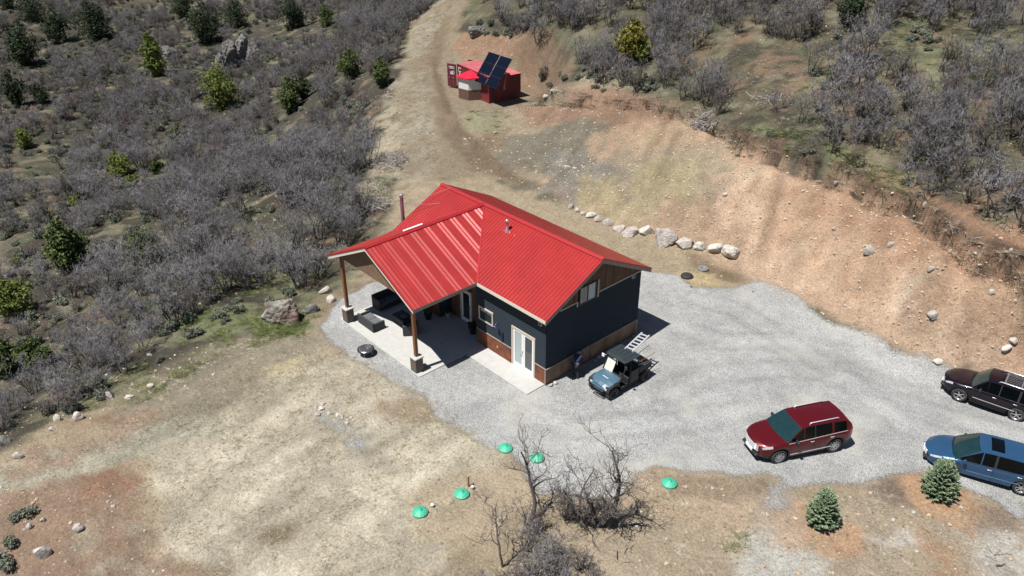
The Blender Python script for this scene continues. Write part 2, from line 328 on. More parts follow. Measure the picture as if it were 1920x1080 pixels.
gravel("1440,880 1470,900 1480,950 1450,960 1430,920", 1.6, 1.2, .62); gravel("1850,930 1925,935 1925,1000 1900,960", .5, .4, .9)
gravel("640,820 680,815 690,840 650,845", .6, .5, .7)
_D, _i = sdseg(GX, GY, atp("230,730 420,640 600,610 640,650 790,730 950,860 800,990 900,1100 250,1120 240,880")); _st = np.where(_i, 1, sm(1-_D/1.5))
_D, _j = sdseg(GX, GY, bank); _rl = np.where(_j, sm(_D/.8), 0)
# every vertex a little different
v = 1+.22*n1+.16*n2+.10*n3+_st*(.5*fbm(GX+.15*GY, GY*.12, .9, 2, 301)+.35*fbm(GX, GY, 1.6, 4, 302))+_rl*(.5*fbm(GX+GY*.4, GX*-.05+GY*.1, .8, 2, 303)+.35*fbm(GX, GY, 1.0, 3, 304)); GC = np.clip(GC*v[..., None], 0, 1)
nx, ny = GX.shape
me = bpy.data.meshes.new('ground'); V = np.stack([GX, GY, GZ], -1).reshape(-1, 3)
I = np.arange(nx*ny).reshape(nx, ny); F = np.stack([I[:-1, :-1], I[1:, :-1], I[1:, 1:], I[:-1, 1:]], -1).reshape(-1, 4)
me.vertices.add(len(V)); me.vertices.foreach_set('co', V.ravel()); me.loops.add(F.size); me.loops.foreach_set('vertex_index', F.ravel().astype(np.int32))
me.polygons.add(len(F)); me.polygons.foreach_set('loop_start', np.arange(0, F.size, 4).astype(np.int32)); me.polygons.foreach_set('use_smooth', np.ones(len(F), bool)); me.update(); me.validate()
WR = np.ones(GX.shape)
for s_ in ("1990,840 1750,770 1500,690 1330,700 1250,735", "1990,870 1700,800 1480,640 1380,580 1300,560", "1640,800 1450,760 1250,790 1080,800 1000,780", "1990,800 1700,700 1500,640 1350,640 1240,600"):
    pl_ = atp(s_); Dt, _ = sdseg(GX+.6*fbm(GX, GY, 7, 2, 310), GY, pl_, False)
    for o_ in (.8,): WR -= (.13*np.exp(-((Dt-o_)/.22)**2)-.06*np.exp(-(Dt/.35)**2))*(.6+1.2*(n1+.3))
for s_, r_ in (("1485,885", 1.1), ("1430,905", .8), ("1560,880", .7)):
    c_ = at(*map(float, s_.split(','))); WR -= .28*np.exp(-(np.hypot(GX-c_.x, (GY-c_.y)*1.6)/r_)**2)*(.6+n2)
wa = me.attributes.new('wear', 'FLOAT', 'POINT'); wa.data.foreach_set('value', WR.ravel().astype(np.float32))
ca = me.color_attributes.new('soil', 'FLOAT_COLOR', 'POINT'); ca.data.foreach_set('color', np.concatenate([GC.reshape(-1, 3), GR.reshape(-1, 1)], 1).ravel().astype(np.float32))
gm = bpy.data.materials.new('ground_soil'); gm.use_nodes = True; n = gm.node_tree; L = n.links.new; N = n.nodes.new; b = n.nodes['Principled BSDF']
b.inputs['Roughness'].default_value = .95; b.inputs['Specular IOR Level'].default_value = .2
A = N('ShaderNodeVertexColor'); A.layer_name = 'soil'; tc = N('ShaderNodeTexCoord')
def NOI(s, d=5, r=.6): 
    q = N('ShaderNodeTexNoise'); q.inputs['Scale'].default_value = s; q.inputs['Detail'].default_value = d; q.inputs['Roughness'].default_value = r; L(tc.outputs['Object'], q.inputs['Vector']); return q
def RNG(src, a, b_, c, d):
    q = N('ShaderNodeMapRange'); q.inputs[1].default_value = a; q.inputs[2].default_value = b_; q.inputs[3].default_value = c; q.inputs[4].default_value = d; L(src, q.inputs[0]); return q.outputs[0]
def MUL(a, f):
    q = N('ShaderNodeVectorMath'); q.operation = 'SCALE'; L(a, q.inputs[0]); L(f, q.inputs['Scale']); return q.outputs[0]
def MIX(f, a, b_):
    q = N('ShaderNodeMix'); q.data_type = 'RGBA'; L(f, q.inputs[0]) if hasattr(f, 'links') else setattr(q.inputs[0], 'default_value', f)
    for s_, i in ((a, 6), (b_, 7)):
        if isinstance(s_, tuple): q.inputs[i].default_value = (*s_, 1)
        else: L(s_, q.inputs[i])
    return q.outputs[2]
nA = NOI(1.3, 8, .7); nB = NOI(9, 6, .7); nC = NOI(38, 4, .7)
soil = MUL(MUL(MUL(A.outputs[0], RNG(nA.outputs[0], .3, .7, .78, 1.2)), RNG(nB.outputs[0], .3, .7, .6, 1.36)), RNG(nC.outputs[0], .3, .7, .58, 1.42))
# scattered pale chips and dark bits in the soil
vo = N('ShaderNodeTexVoronoi'); vo.inputs['Scale'].default_value = 5.5; L(tc.outputs['Object'], vo.inputs['Vector'])
vs2 = N('ShaderNodeSeparateColor'); L(vo.outputs['Color'], vs2.inputs[0])
chip = N('ShaderNodeMath'); chip.operation = 'MULTIPLY'; L(RNG(vo.outputs['Distance'], .14, .20, 1, 0), chip.inputs[0]); L(RNG(vs2.outputs[0], .72, .74, 0, 1), chip.inputs[1])
soil = MIX(chip.outputs[0], soil, (.34, .29, .22))
vd = N('ShaderNodeTexVoronoi'); vd.inputs['Scale'].default_value = 3.1; L(tc.outputs['Object'], vd.inputs['Vector']); vs3 = N('ShaderNodeSeparateColor'); L(vd.outputs['Color'], vs3.inputs[0])
dk = N('ShaderNodeMath'); dk.operation = 'MULTIPLY'; L(RNG(vd.outputs['Distance'], .1, .3, .55, 0), dk.inputs[0]); L(RNG(vs3.outputs[1], .6, .62, 0, 1), dk.inputs[1])
soil = MIX(dk.outputs[0], soil, (.07, .055, .04))
# crushed grey stone
vg = N('ShaderNodeTexVoronoi'); vg.inputs['Scale'].default_value = 24; L(tc.outputs['Object'], vg.inputs['Vector']); vgs = N('ShaderNodeSeparateColor'); L(vg.outputs['Color'], vgs.inputs[0])
gcol = N('ShaderNodeValToRGB'); e = gcol.color_ramp.elements; e[0].position = 0; e[0].color = (.27, .27, .265, 1); e[1].position = 1; e[1].color = (.50, .495, .48, 1); x = e.new(.5); x.color = (.395, .395, .385, 1); L(vgs.outputs[0], gcol.inputs[0])
nG = NOI(.28, 5, .6); nG2 = NOI(2.2, 5, .65)
gr = MUL(MUL(MUL(gcol.outputs[0], RNG(nG.outputs[0], .35, .65, .84, 1.12)), RNG(nG2.outputs[0], .3, .7, .88, 1.1)), RNG(vg.outputs['Distance'], .1, .75, 1.12, .62))
wt = N('ShaderNodeAttribute'); wt.attribute_name = 'wear'; gr = MUL(gr, wt.outputs['Fac'])
warm = MIX(RNG(NOI(.18, 4).outputs[0], .52, .66, 0, .55), gr, (.42, .40, .355))
ed = N('ShaderNodeMath'); ed.operation = 'ADD'; L(A.outputs['Alpha'], ed.inputs[0]); L(RNG(nB.outputs[0], 0, 1, -.45, .45), ed.inputs[1])
gmask = RNG(ed.outputs[0], .35, .62, 0, 1)
L(MIX(gmask, soil, warm), b.inputs['Base Color'])
bh = N('ShaderNodeMix'); L(gmask, bh.inputs[0]); 
ad = N('ShaderNodeMath'); ad.operation = 'MULTIPLY_ADD'; L(nB.outputs[0], ad.inputs[0]); ad.inputs[1].default_value = 1.3; L(nC.outputs[0], ad.inputs[2])
ad2 = N('ShaderNodeMath'); ad2.operation = 'MULTIPLY_ADD'; L(chip.outputs[0], ad2.inputs[0]); ad2.inputs[1].default_value = .8; L(ad.outputs[0], ad2.inputs[2])
ad3 = N('ShaderNodeMath'); ad3.operation = 'MULTIPLY_ADD'; L(nA.outputs[0], ad3.inputs[0]); ad3.inputs[1].default_value = 4.0; L(ad2.outputs[0], ad3.inputs[2]); L(ad3.outputs[0], bh.inputs[2]); L(RNG(vg.outputs['Distance'], 0, .8, 1, 0), bh.inputs[3])
bu = N('ShaderNodeBump'); bu.inputs['Strength'].default_value = .6; bu.inputs['Distance'].default_value = .07; L(bh.outputs[0], bu.inputs['Height']); L(bu.outputs[0], b.inputs['Normal'])
me.materials.append(gm)
go = bpy.data.objects.new('ground', me); COL.objects.link(go); tag(go, kind='structure')
lin = _lin
# ================================================================ MATERIALS for built things
def face_mat(name, col, **k): return mat(name, col, **k)
M_red = mat('red_roof_metal', (.32, .024, .022), rough=.27, metal=.12, var=.09, vs=.9, coat=.15)
M_redtrim = mat('red_trim_metal', (.36, .02, .024), rough=.4, metal=.2, var=.05, vs=2)
M_tan = mat('tan_trim_board', (.50, .43, .35), rough=.7, var=.06, vs=4)
M_grybrn = mat('taupe_and_shade_board', (.27, .22, .185), rough=.75, var=.08, vs=4)
M_blue = mat('slate_blue_siding', (.032, .042, .052), rough=.9, spec=.08, var=.12, vs=5, streak=(.5, .5, 3))
M_wood = mat('barn_wood', (.17, .085, .042), rough=.8, col2=(.055, .030, .018), vs=2.2, streak=(3, 3, .25), bump=.3, bs=20)
M_rust = mat('rusted_sheet', (.27, .085, .035), rough=.75, col2=(.11, .045, .028), vs=2.4, bump=.2, bs=18, metal=.1)
M_rust2 = mat('weathered_sheet', (.25, .17, .11), rough=.75, col2=(.10, .06, .04), vs=1.6, streak=(1, 1, .35), bump=.15)
M_white = mat('white_paint', (.78, .78, .76), rough=.45, var=.03)
M_conc = mat('pale_concrete', (.40, .392, .37), rough=.85, var=.06, vs=3, bump=.08, bs=60)
M_post = mat('stained_post', (.26, .10, .035), rough=.6, col2=(.14, .05, .02), vs=3, streak=(6, 6, .4))
M_stone = mat('pier_siding', (.15, .115, .09), rough=.8, col2=(.09, .07, .055), vs=5, streak=(4, 4, .3), bump=.2)
M_dark = mat('dark_frame', (.018, .018, .02), rough=.5, var=.1)
M_steel = mat('galvanized_steel', (.62, .62, .64), rough=.3, metal=.85, var=.08)
M_flue = mat('stained_flue', (.30, .20, .24), rough=.45, metal=.6, var=.15, vs=3)
M_soffit = mat('soffit_wood', (.16, .10, .06), rough=.8, var=.15, vs=4, streak=(1, 8, 1))
def glass(name, col=(.02, .03, .035), rough=.04):
    m = mat(name, col, rough=rough, var=.05, spec=.9, coat=.6); return m
M_glass = glass('window_glass'); M_curtain = mat('pale_curtain', (.34, .40, .40), rough=.85, var=.1, vs=10, streak=(12, 12, .3)); M_curtain.node_tree.nodes['Principled BSDF'].inputs['Coat Weight'].default_value = .8
# ================================================================ HOUSE
W, L0, H, HE, OE, OG, P, XR, WP = 7.338, 12.70, 6.372, 4.32, .433, .359, 4.645, -9.034, 4.10
XL, RX, LX = -12.70, OG, -13.06
SL = (H-HE)/(W/2+OE)
house = empty('house', (-6.3, 3.6, 0), 0, 'dark slate-blue house with a red ribbed metal roof and a gabled porch', 'house')
HP = Matrix.Translation((6.3, -3.6, 0))
def hb(mb, name, mats, parent=house, **k):
    M = Matrix.Translation((6.3, -3.6, 0)); mb.v = [tuple(M @ Vector(p)) for p in mb.v] if parent is not None else mb.v
    o = mb.build(name, mats, parent, **k); return o
def pane_wall(mb, x0, x1, y, z0, z1, holes, th=.16, axis='x', out=-1):
    "wall slab with rectangular holes; axis x: wall runs along x at y"
    cuts = sorted({x0, x1, *[h[0] for h in holes], *[h[1] for h in holes]})
    for a, b_ in zip(cuts[:-1], cuts[1:]):
        hs = sorted([(h[2], h[3]) for h in holes if h[0] <= a+1e-6 and h[1] >= b_-1e-6]); z = z0
        for (h0, h1) in hs+[(z1, z1)]:
            if h0 > z+1e-4:
                if axis == 'x': mb.box(a, y, z, b_, y+th, h0)
                else: mb.box(y-th, a, z, y, b_, h0)
            z = h1
wall = MB(); TOPZ = HE-.07+OE*SL
RC0, RC1, RY = -9.0, -5.52, .87      # entry recess
fd = (-2.50, -.90, .06, 2.42); w1 = (-5.2, -4.18, 1.80, 2.50); d2 = (-11.9, -10.2, .06, 2.35)
pane_wall(wall, RC1, 0, 0, 0, TOPZ, [fd, w1]); pane_wall(wall, XL, RC0, 0, 0, TOPZ, [d2])
ed_ = (-7.98, -7.12, .06, 2.12)
pane_wall(wall, RC0, RC1, RY, 0, TOPZ, [ed_]); wall.box(RC1-.002, .16, 0, RC1+.16, RY+.16, TOPZ); wall.box(RC0-.16, .16, 0, RC0+.002, RY+.16, TOPZ)
wg = (2.32, 3.50, 4.02, 5.02)
pane_wall(wall, .16, W-.16, 0, 0, TOPZ, [], axis='y'); pane_wall(wall, .16, W-.16, XL+.16, 0, TOPZ, [], axis='y')
wall.box(XL, W-.16, 0, 0, W, TOPZ)
for x0, x1 in ((-.16, 0), (XL, XL+.16)): wall.prism([(0, TOPZ), (W, TOPZ), (W/2, H-.09)], x0, x1, 'x')
# lap siding courses on the faces one sees
for k in range(21):
    z = k*.20+.02
    for (a, b_) in ((RC1, -5.20), (-4.18, -2.62), (-.78, 0)) if 1.70 < z < 2.55 else (((RC1, -2.62), (-.78, 0)) if z < 2.5 else ((RC1, 0),)):
        wall.raw([(a, -.022, z), (b_, -.022, z), (b_, 0, z), (a, 0, z), (a, -.006, z+.19), (b_, -.006, z+.19)], [(0, 1, 5, 4), (0, 3, 2, 1)])
    wall.raw([(.022, 0, z), (.022, W, z), (0, W, z), (0, 0, z), (.006, 0, z+.19), (.006, W, z+.19)], [(0, 1, 5, 4), (0, 3, 2, 1)])
hb(wall, 'wall', M_blue)
# rusted wainscot with tan cap
ws = MB()
def corr(mb, x0, x1, y, z0, z1, ax='x', out=-1, pitch=.11, d=.022):
    n = int(abs(x1-x0)/pitch*4); pts = []
    for i in range(n+1):
        s = x0+(x1-x0)*i/n; o = y+out*(.028+d*(.5-.5*cos(2*pi*(s-x0)/pitch))); pts.append((s, o) if ax == 'x' else (o, s))
    for a, b_ in zip(pts[:-1], pts[1:]): mb.quad([(*a, z0), (*b_, z0), (*b_, z1), (*a, z1)])
for a, b_ in ((RC1, fd[0]-.13), (fd[1]+.13, 0), (XL, d2[0]-.1), (d2[1]+.1, RC0)): ws = MB(); corr(ws, a, b_, 0, .02, 1.0); hb(ws, 'wainscot', M_rust)
ws = MB(); 
for a, b_ in ((0.03, 3.2), (3.36, W-.1)): ws = MB(); corr(ws, a, b_, 0, .05, .96, 'y', 1, .6, .012); hb(ws, 'wainscot', M_rust2, label='brown weathered wainscot')
tr = MB()
for a, b_ in ((RC1, fd[0]-.13), (fd[1]+.13, 0.06)): tr.box(a, -.07, 1.0, b_, -.024, 1.05)
tr.box(.024, -.07, .97, .075, 3.2, 1.02); tr.box(.024, 3.36, .97, .075, W, 1.02); tr.box(.024, 3.2, .05, .075, 3.26, 1.05); tr.box(.024, W-.1, .05, .07, W-.02, .97)
tr.box(-.01, -.06, .02, .06, -.002, 1.0)
hb(tr, 'wainscot_cap', M_grybrn)
# wood gable panel and its trim
gp = MB(); zz = lambda y: H-.12-abs(y-W/2)*SL
gp.prism([(1.05, 4.30), (2.18, 4.24), (2.18, zz(2.18)), (1.05, max(zz(1.05), 4.72))], .03, .055, 'x'); gp.prism([(2.181, 5.05), (3.719, 5.05), (3.719, zz(3.719)), (W/2, zz(W/2)), (2.181, zz(2.181))], .03, .055, 'x'); gp.prism([(3.72, 4.24), (W-.05, 4.24), (W-.05, 4.50), (3.72, zz(3.72))], .03, .055, 'x')
for i in range(42):
    y = 1.1+i*.148
    if y < W-.1: gp.box(.054, y, 5.07 if 2.18 < y < 3.72 else 4.32, .066, y+.02, min(zz(y), 6.2))
hb(gp, 'gable_panel', M_wood)
tr = MB(); tr.box(.03, .9, 4.21, .09, 2.18, 4.27); tr.box(.03, 3.72, 4.20, .09, W, 4.26); tr.box(.03, 2.14, 3.95, .085, 2.20, 4.21); tr.box(.03, 3.70, 3.95, .085, 3.77, 5.0)
hb(tr, 'gable_trim', M_tan)
# gable window
def window(x0, x1, z0, z1, y, ax='x', out=-1, frame=M_dark, fw_=.07, mull=1, lab=None, split=None, curt=None, proud=.05, outer=None):
    f = MB(); o0 = y+out*.01; o1 = y+out*proud
    def bx(mb, a, b_, c, d, q0=o0, q1=o1):
        q0, q1 = sorted((q0, q1))
        if ax == 'x': mb.box(a, q0, c, b_, q1, d)
        else: mb.box(q0, a, c, q1, b_, d)
    bx(f, x0, x1, z0, z0+fw_); bx(f, x0, x1, z1-fw_, z1); bx(f, x0, x0+fw_, z0+fw_, z1-fw_); bx(f, x1-fw_, x1, z0+fw_, z1-fw_)
    for i in range(mull):
        c = x0+(x1-x0)*(i+1)/(mull+1); bx(f, c-fw_*.45, c+fw_*.45, z0+fw_, z1-fw_)
    fo = hb(f, 'window', frame, label=lab)
    g = MB(); n = mull+1
    for i in range(n):
        g = MB(); a = x0+fw_*.5+(x1-x0-fw_)*i/n; b_ = x0+fw_*.5+(x1-x0-fw_)*(i+1)/n
        bx(g, a+.01, b_-.01, z0+fw_*.5, z1-fw_*.5, y+out*.018, y+out*.03)
        M = Matrix.Translation((6.3, -3.6, 0)); g.v = [tuple(M @ Vector(p)) for p in g.v]; g.build('pane', (curt if curt and i in (split or []) else M_glass), fo)
    if outer:
        g = MB(); t = .09; o0b, o1b = y+out*.005, y+out*(proud+.02)
        bx(g, x0-t, x1+t, z1, z1+t, o0b, o1b); bx(g, x0-t, x0, z0, z1, o0b, o1b); bx(g, x1, x1+t, z0, z1, o0b, o1b)
        if z0 > .5: bx(g, x0-t, x1+t, z0-t, z0, o0b, o1b)
        M = Matrix.Translation((6.3, -3.6, 0)); g.v = [tuple(M @ Vector(p)) for p in g.v]; g.build('casing', outer, fo)
    return fo
window(2.28, 3.54, 3.98, 5.02, .05, 'y', 1, M_dark, .06, 1, 'dark-framed upstairs window in the wooden gable', [1], M_curtain)
window(w1[0], w1[1], w1[2], w1[3], 0, 'x', -1, M_dark, .05, 1, 'small slider window with tan casing', outer=M_tan)
def french(x0, x1, z0, z1, y, n=2, lab=None, name='french_door'):
    d = empty(name, (0, 0, 0)); d.parent = house; d.matrix_parent_inverse = Matrix.Identity(4); tag(d, lab)
    c = MB(); 
    c.box(x0-.11, y-.06, z0, x0, y-.004, z1+.11); c.box(x1, y-.06, z0, x1+.11, y-.004, z1+.11); c.box(x0, y-.06, z1, x1, y-.004, z1+.11); c.box(x0-.05, y-.12, 0.055, x1+.05, y+.1, z0)
    hb(c, 'casing', M_tan, d)
    wd = (x1-x0)/n
    for i in range(n):
        a = x0+i*wd+.01; b_ = a+wd-.02; lf = MB(); s = .12
        lf.box(a, y-.03, z0, a+s, y+.03, z1); lf.box(b_-s, y-.03, z0, b_, y+.03, z1); lf.box(a+s, y-.03, z0, b_-s, y+.03, z0+.22); lf.box(a+s, y-.03, z1-s, b_-s, y+.03, z1)
        hb(lf, 'leaf', M_white, d)
        g = MB(); g.box(a+s-.01, y-.005, z0+.21, b_-s+.01, y+.005, z1-s+.01); hb(g, 'pane', M_curtain if i == 0 and n == 2 and x0 > -5 else M_glass, d)
    h = MB(); xh = x0+wd+(-.07 if n == 2 else wd*.0-.07)
    h.tube([(xh, y-.03, z0+.95), (xh, y-.075, z0+.95), (xh-.1, y-.075, z0+.95)], .014, 6); h.box(xh-.02, y-.04, z0+1.05, xh+.02, y-.03, z0+1.2); hb(h, 'handle', M_dark, d)
    return d
french(fd[0], fd[1], fd[2], fd[3], .02, 2, 'white double glass door opening onto the pale apron')
french(d2[0], d2[1], d2[2], d2[3], .02, 2, 'white glass door in the shade at the far end of the porch')
french(ed_[0], ed_[1], ed_[2], ed_[3], RY+.02, 1, 'white entry door with dark glass in the recess', 'entry_door')
rw = MB()
for i in range(10):
    a = -6.98+i*.145; rw.box(a, RY-.04, .06, a+.138, RY-.005, 3.9)
for i in range(6):
    a = -8.96+i*.15; rw.box(a, RY-.04, .06, a+.14, RY-.005, 3.9)
hb(rw, 'entry_panel', M_wood, label='vertical barn-wood boards beside the entry door')
# lights and small wall fittings
for (p, ax, lab) in (((-.38, 0, 3.68), 'x', 'small square light under the front eave'), ((0, 6.6, 4.11), 'y', 'small square light under the back eave')):
    f = MB(); g = MB()
    if ax == 'x':
        f.box(p[0]-.11, -.12, p[2]-.11, p[0]+.11, -.03, p[2]+.11); g.box(p[0]-.07, -.135, p[2]-.07, p[0]+.07, -.1205, p[2]+.07)
    else: f.box(.03, p[1]-.11, p[2]-.11, .12, p[1]+.11, p[2]+.11); g.box(.1205, p[1]-.07, p[2]-.07, .135, p[1]+.07, p[2]+.07)
    lo_ = hb(f, 'wall_light', M_tan, label=lab); g.v = [tuple(Matrix.Translation((6.3, -3.6, 0)) @ Vector(q)) for q in g.v]; g.build('lens', M_dark, lo_)
f = MB(); f.tube([(-3.75, -.04, .55), (-3.75, -.14, .55), (-3.75, -.16, .46)], .02, 6); f.box(-3.8, -.06, .50, -3.7, -.05, .66)
hb(f, 'tap', mat('brass', (.55, .38, .12), rough=.3, metal=.8))
# ------------------------------------------------ roof with real ribs
def rib_profile(a, b_, fancy=False):
    "list of (s,h) across the sheet between a and b"
    out = []; k = 0; s = a
    while s < b_-1e-3:
        pw = .2286; hh = .024 if fancy else .013; out += [(s, 0), (s+.012, .0), (s+.012+hh*1.0, hh), (s+.026+hh*1.0, hh), (s+.034+hh*1.0, 0)]
        if fancy and k % 4 in (0, 1):
            for q in range(4): c = s+.085+q*.034; out += [(c, 0), (c+.011, .0087), (c+.018, .0087), (c+.028, 0)]
        else: out += [(s+.145, 0), (s+.152, .003), (s+.160, 0)]
        s += pw; k += 1
    out = [q for q in out if q[0] < b_]; out.append((b_, 0)); return out
def sheet(prof, f0, f1, P3, mb):
    "prof across; f0/f1 give start and end along the slope for each s; P3(s,t,h)->point"
    for (s0, h0), (s1, h1) in zip(prof[:-1], prof[1:]):
        a0, a1, b0, b1 = f0(s0), f0(s1), f1(s0), f1(s1)
        if a0 >= b0-1e-4 and a1 >= b1-1e-4: continue
        mb.quad([P3(s0, min(a0, b0), h0), P3(s1, min(a1, b1), h1), P3(s1, b1, h1), P3(s0, b0, h0)])
nz = Vector((0, 0, 1))
TH = .05
def Pf(x, y, h): return (x, y-h*.447, H-abs(W/2-y)*SL+h*.894)
def Pb(x, y, h): return (x, y+h*.447, H-abs(W/2-y)*SL+h*.894)
m1 = MB()
sheet(rib_profile(LX, RX), lambda x: (W/2-(W/2+OE)*abs(x-XR)/WP) if abs(x-XR) < WP else -OE, lambda x: W/2, Pf, m1)
# valley runs up to the ridge: main sheet only outside the porch wedge
m1 = MB(); sheet(rib_profile(LX, RX), lambda x: (W/2-(W/2+OE)*(abs(x-XR))/WP) if abs(x-XR) < WP else -OE, lambda x: W/2, Pf, m1)
sheet(rib_profile(LX, RX), lambda x: W/2, lambda x: W+OE, Pb, m1)
roof = hb(fixn if False else m1, 'roof', M_red)
def Pr(sgn): return lambda y, t, h: (XR+sgn*t+sgn*h*.447, y, H-t*SL2+h*.894)
SL2 = (H-HE)/WP; m2 = MB()
for sg in (1, -1):
    sheet(rib_profile(-P, W/2, True), lambda y: 0, lambda y: WP if y < -OE else max(0, WP*(W/2-y)/(W/2+OE)), Pr(sg), m2)
hb(m2, 'porch_roof', M_red, label='sunlit red porch roof with bright flutes')
# ridge caps, valley, rake trim
rc = MB()
def cap(p, q, wd, drop, side):
    p, q = Vector(p), Vector(q); s = Vector(side).normalized()*wd; d = Vector((0, 0, -drop)); u = Vector((0, 0, .045))
    rc.quad([p+u, q+u, q+s+d+u, p+s+d+u]); rc.quad([q+u, p+u, p-s+d+u, q-s+d+u])
cap((LX-.03, W/2, H+.012), (RX+.03, W/2, H+.012), .17, .17*SL, (0, 1, 0)); cap((XR, -P-.03, H+.014), (XR, W/2-.02, H+.014), .17, .17*SL2, (1, 0, 0))
hb(rc, 'ridge_cap', M_redtrim)
vl = MB()
for sg in (1, -1):
    a = Vector((XR+sg*WP, -OE, HE)); b_ = Vector((XR, W/2, H)); d = Vector((.12, 0, 0)); u = Vector((0, 0, .028))
    vl.quad([a+u-d, a+u+d+Vector((0, 0, .0)), b_+u+d*.2, b_+u-d*.2])
hb(vl, 'valley', M_redtrim)
# deck, fascia and soffit under the sheets
fs = MB(); T = .20
def slab4(mb, A, B, C, D, t0, t1):
    v = [Vector(q)-nz*t0 for q in (A, B, C, D)]+[Vector(q)-nz*t1 for q in (A, B, C, D)]
    mb.raw(v, [(0, 1, 2, 3), (7, 6, 5, 4), (0, 4, 5, 1), (1, 5, 6, 2), (2, 6, 7, 3), (3, 7, 4, 0)])
zf = lambda y: H-abs(W/2-y)*SL
e = .02
dk_ = MB()
slab4(dk_, (XR+WP, -OE+e, zf(-OE+e)), (RX-e, -OE+e, zf(-OE+e)), (RX-e, W/2, H), (XR, W/2, H), .012, T)
slab4(dk_, (LX+e, W/2-.01, H-.005), (LX+e, W/2, H), (RX-e, W/2, H), (RX-e, W/2-.01, H-.005), .012, T)
slab4(dk_, (LX+e, -OE+e, zf(-OE+e)), (LX+e+.01, -OE+e, zf(-OE+e)), (XR, W/2, H), (LX+e, W/2, H), .012, T)
slab4(dk_, (LX+e, W/2+.001, H), (RX-e, W/2+.001, H), (RX-e, W+OE-e, zf(W+OE-e)), (LX+e, W+OE-e, zf(W+OE-e)), .012, T)
for sg in (1, -1):
    slab4(dk_, (XR, -P+e, H), (XR+sg*(WP-e), -P+e, HE+e*SL2), (XR+sg*(WP-e), -OE, HE+e*SL2), (XR, W/2-.01, H), .012, T-.004)
fixn(hb(dk_, 'roof_deck', M_soffit))
# fascia boards
fb = MB()
def board(mb, p, q, side, hgt, th=.03, dz=-.01):
    p, q = Vector(p), Vector(q); s = Vector(side)*th; a = nz*dz; b_ = nz*(dz-hgt)
    mb.raw([p+a, q+a, q+s+a, p+s+a, p+b_, q+b_, q+s+b_, p+s+b_], [(3, 2, 1, 0), (4, 5, 6, 7), (0, 1, 5, 4), (1, 2, 6, 5), (2, 3, 7, 6), (3, 0, 4, 7)])
board(fb, (XR+WP+.02, -OE+.02, HE), (RX-.02, -OE+.02, HE), (0, -1, 0), .20)
board(fb, (XR, -P+.02, H), (XR+WP-.02, -P+.02, HE), (0, -1, 0), .24); board(fb, (XR, -P+.02, H), (XR-WP+.02, -P+.02, HE), (0, -1, 0), .24)
fixn(hb(fb, 'fascia', mat('cream_board', (.62, .55, .47), rough=.6, var=.05), label='cream fascia on the front eave and porch gable'))
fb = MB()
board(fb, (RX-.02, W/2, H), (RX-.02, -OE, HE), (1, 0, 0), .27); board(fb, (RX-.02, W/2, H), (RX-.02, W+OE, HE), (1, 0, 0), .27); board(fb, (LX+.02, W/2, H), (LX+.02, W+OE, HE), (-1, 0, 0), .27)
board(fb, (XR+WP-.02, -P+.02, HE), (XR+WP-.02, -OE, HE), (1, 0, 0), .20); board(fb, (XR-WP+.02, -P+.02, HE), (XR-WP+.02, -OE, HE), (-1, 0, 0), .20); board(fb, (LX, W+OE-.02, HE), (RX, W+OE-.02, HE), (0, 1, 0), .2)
fixn(hb(fb, 'fascia', M_grybrn, label='gable-end fascia with its shade painted in as grey-brown'))  # darker than the cream boards: gable-end shade put into the colour
for p_, q_, sd_ in [((RX+.012, W/2, H+.03), (RX+.012, y, HE+.03), (1, 0, 0)) for y in (-OE, W+OE)]+[((XR, -P-.012, H+.03), (XR+sg*WP, -P-.012, HE+.03), (0, -1, 0)) for sg in (1, -1)]+[((LX-.012, W/2, H+.03), (LX-.012, W+OE, HE+.03), (-1, 0, 0))]:
    tr = MB(); board(tr, p_, q_, sd_, .08); fixn(hb(tr, 'rake_trim', M_redtrim))
# porch gable infill, beams, posts
pg = MB()
pg.prism([(XR-WP+.5, 4.28), (XR+WP-.5, 4.28), (XR+WP-.6, 4.40), (XR, H-.215), (XR-WP+.6, 4.40)], -4.26, -4.19, 'y')
for x in (XR-3.5, XR+3.44): pg.box(x-.09, -4.185, 4.02, x+.09, 0, 4.26)
fixn(hb(pg, 'porch_beam', M_soffit))
for x in (XR+WP-.66, XR-WP+.72):
    pp = MB(); pp.box(x-.10, -4.31, .98, x+.10, -4.13, 4.4, b=.015)
    po = hb(pp, 'porch_post', M_post)
    q = MB(); q.box(x-.26, -4.47, .0, x+.26, -3.97, .9, b=.02); 
    M = Matrix.Translation((6.3, -3.6, 0)); q.v = [tuple(M @ Vector(p)) for p in q.v]; q.build('pier', M_stone, po)
    q = MB(); q.box(x-.31, -4.52, .9, x+.31, -3.92, .98, b=.02); q.v = [tuple(M @ Vector(p)) for p in q.v]; q.build('pier_cap', M_conc, po)
# flue on the left, its brace, roof vent
fl = MB(); fl.lathe([(.11, .2), (.11, 5.6), (.13, 5.62)], 14); fl.v = [(x-13.35, y+2.2, z) for x, y, z in fl.v]
def rayplane(px, py):
    d = ray(px, py)   # main front slope z = H-(W/2-y)*SL
    t = (H-W/2*SL+SL*CAM[1]-CAM[2])/(d[2]-SL*d[1]); return CAM+d*t
br = rayplane(823, 383); print('brace', br)
dX = ray(752, 362); tX = (-13.35-CAM[0])/dX[0]; ft = CAM+dX*tX; print('flue top', ft); dX2 = ray(757, 409); f2 = CAM+dX2*((-13.35-CAM[0])/dX2[0]); print(f2)
FY, FZ = float(ft[1]), float(ft[2])
fl = MB(); fl.lathe([(.11, 1.0), (.11, FZ-.25)], 14); fl.v = [(x-13.35, y+FY, z) for x, y, z in fl.v]; fo = hb(fl, 'stove_flue', M_flue, smooth=True)
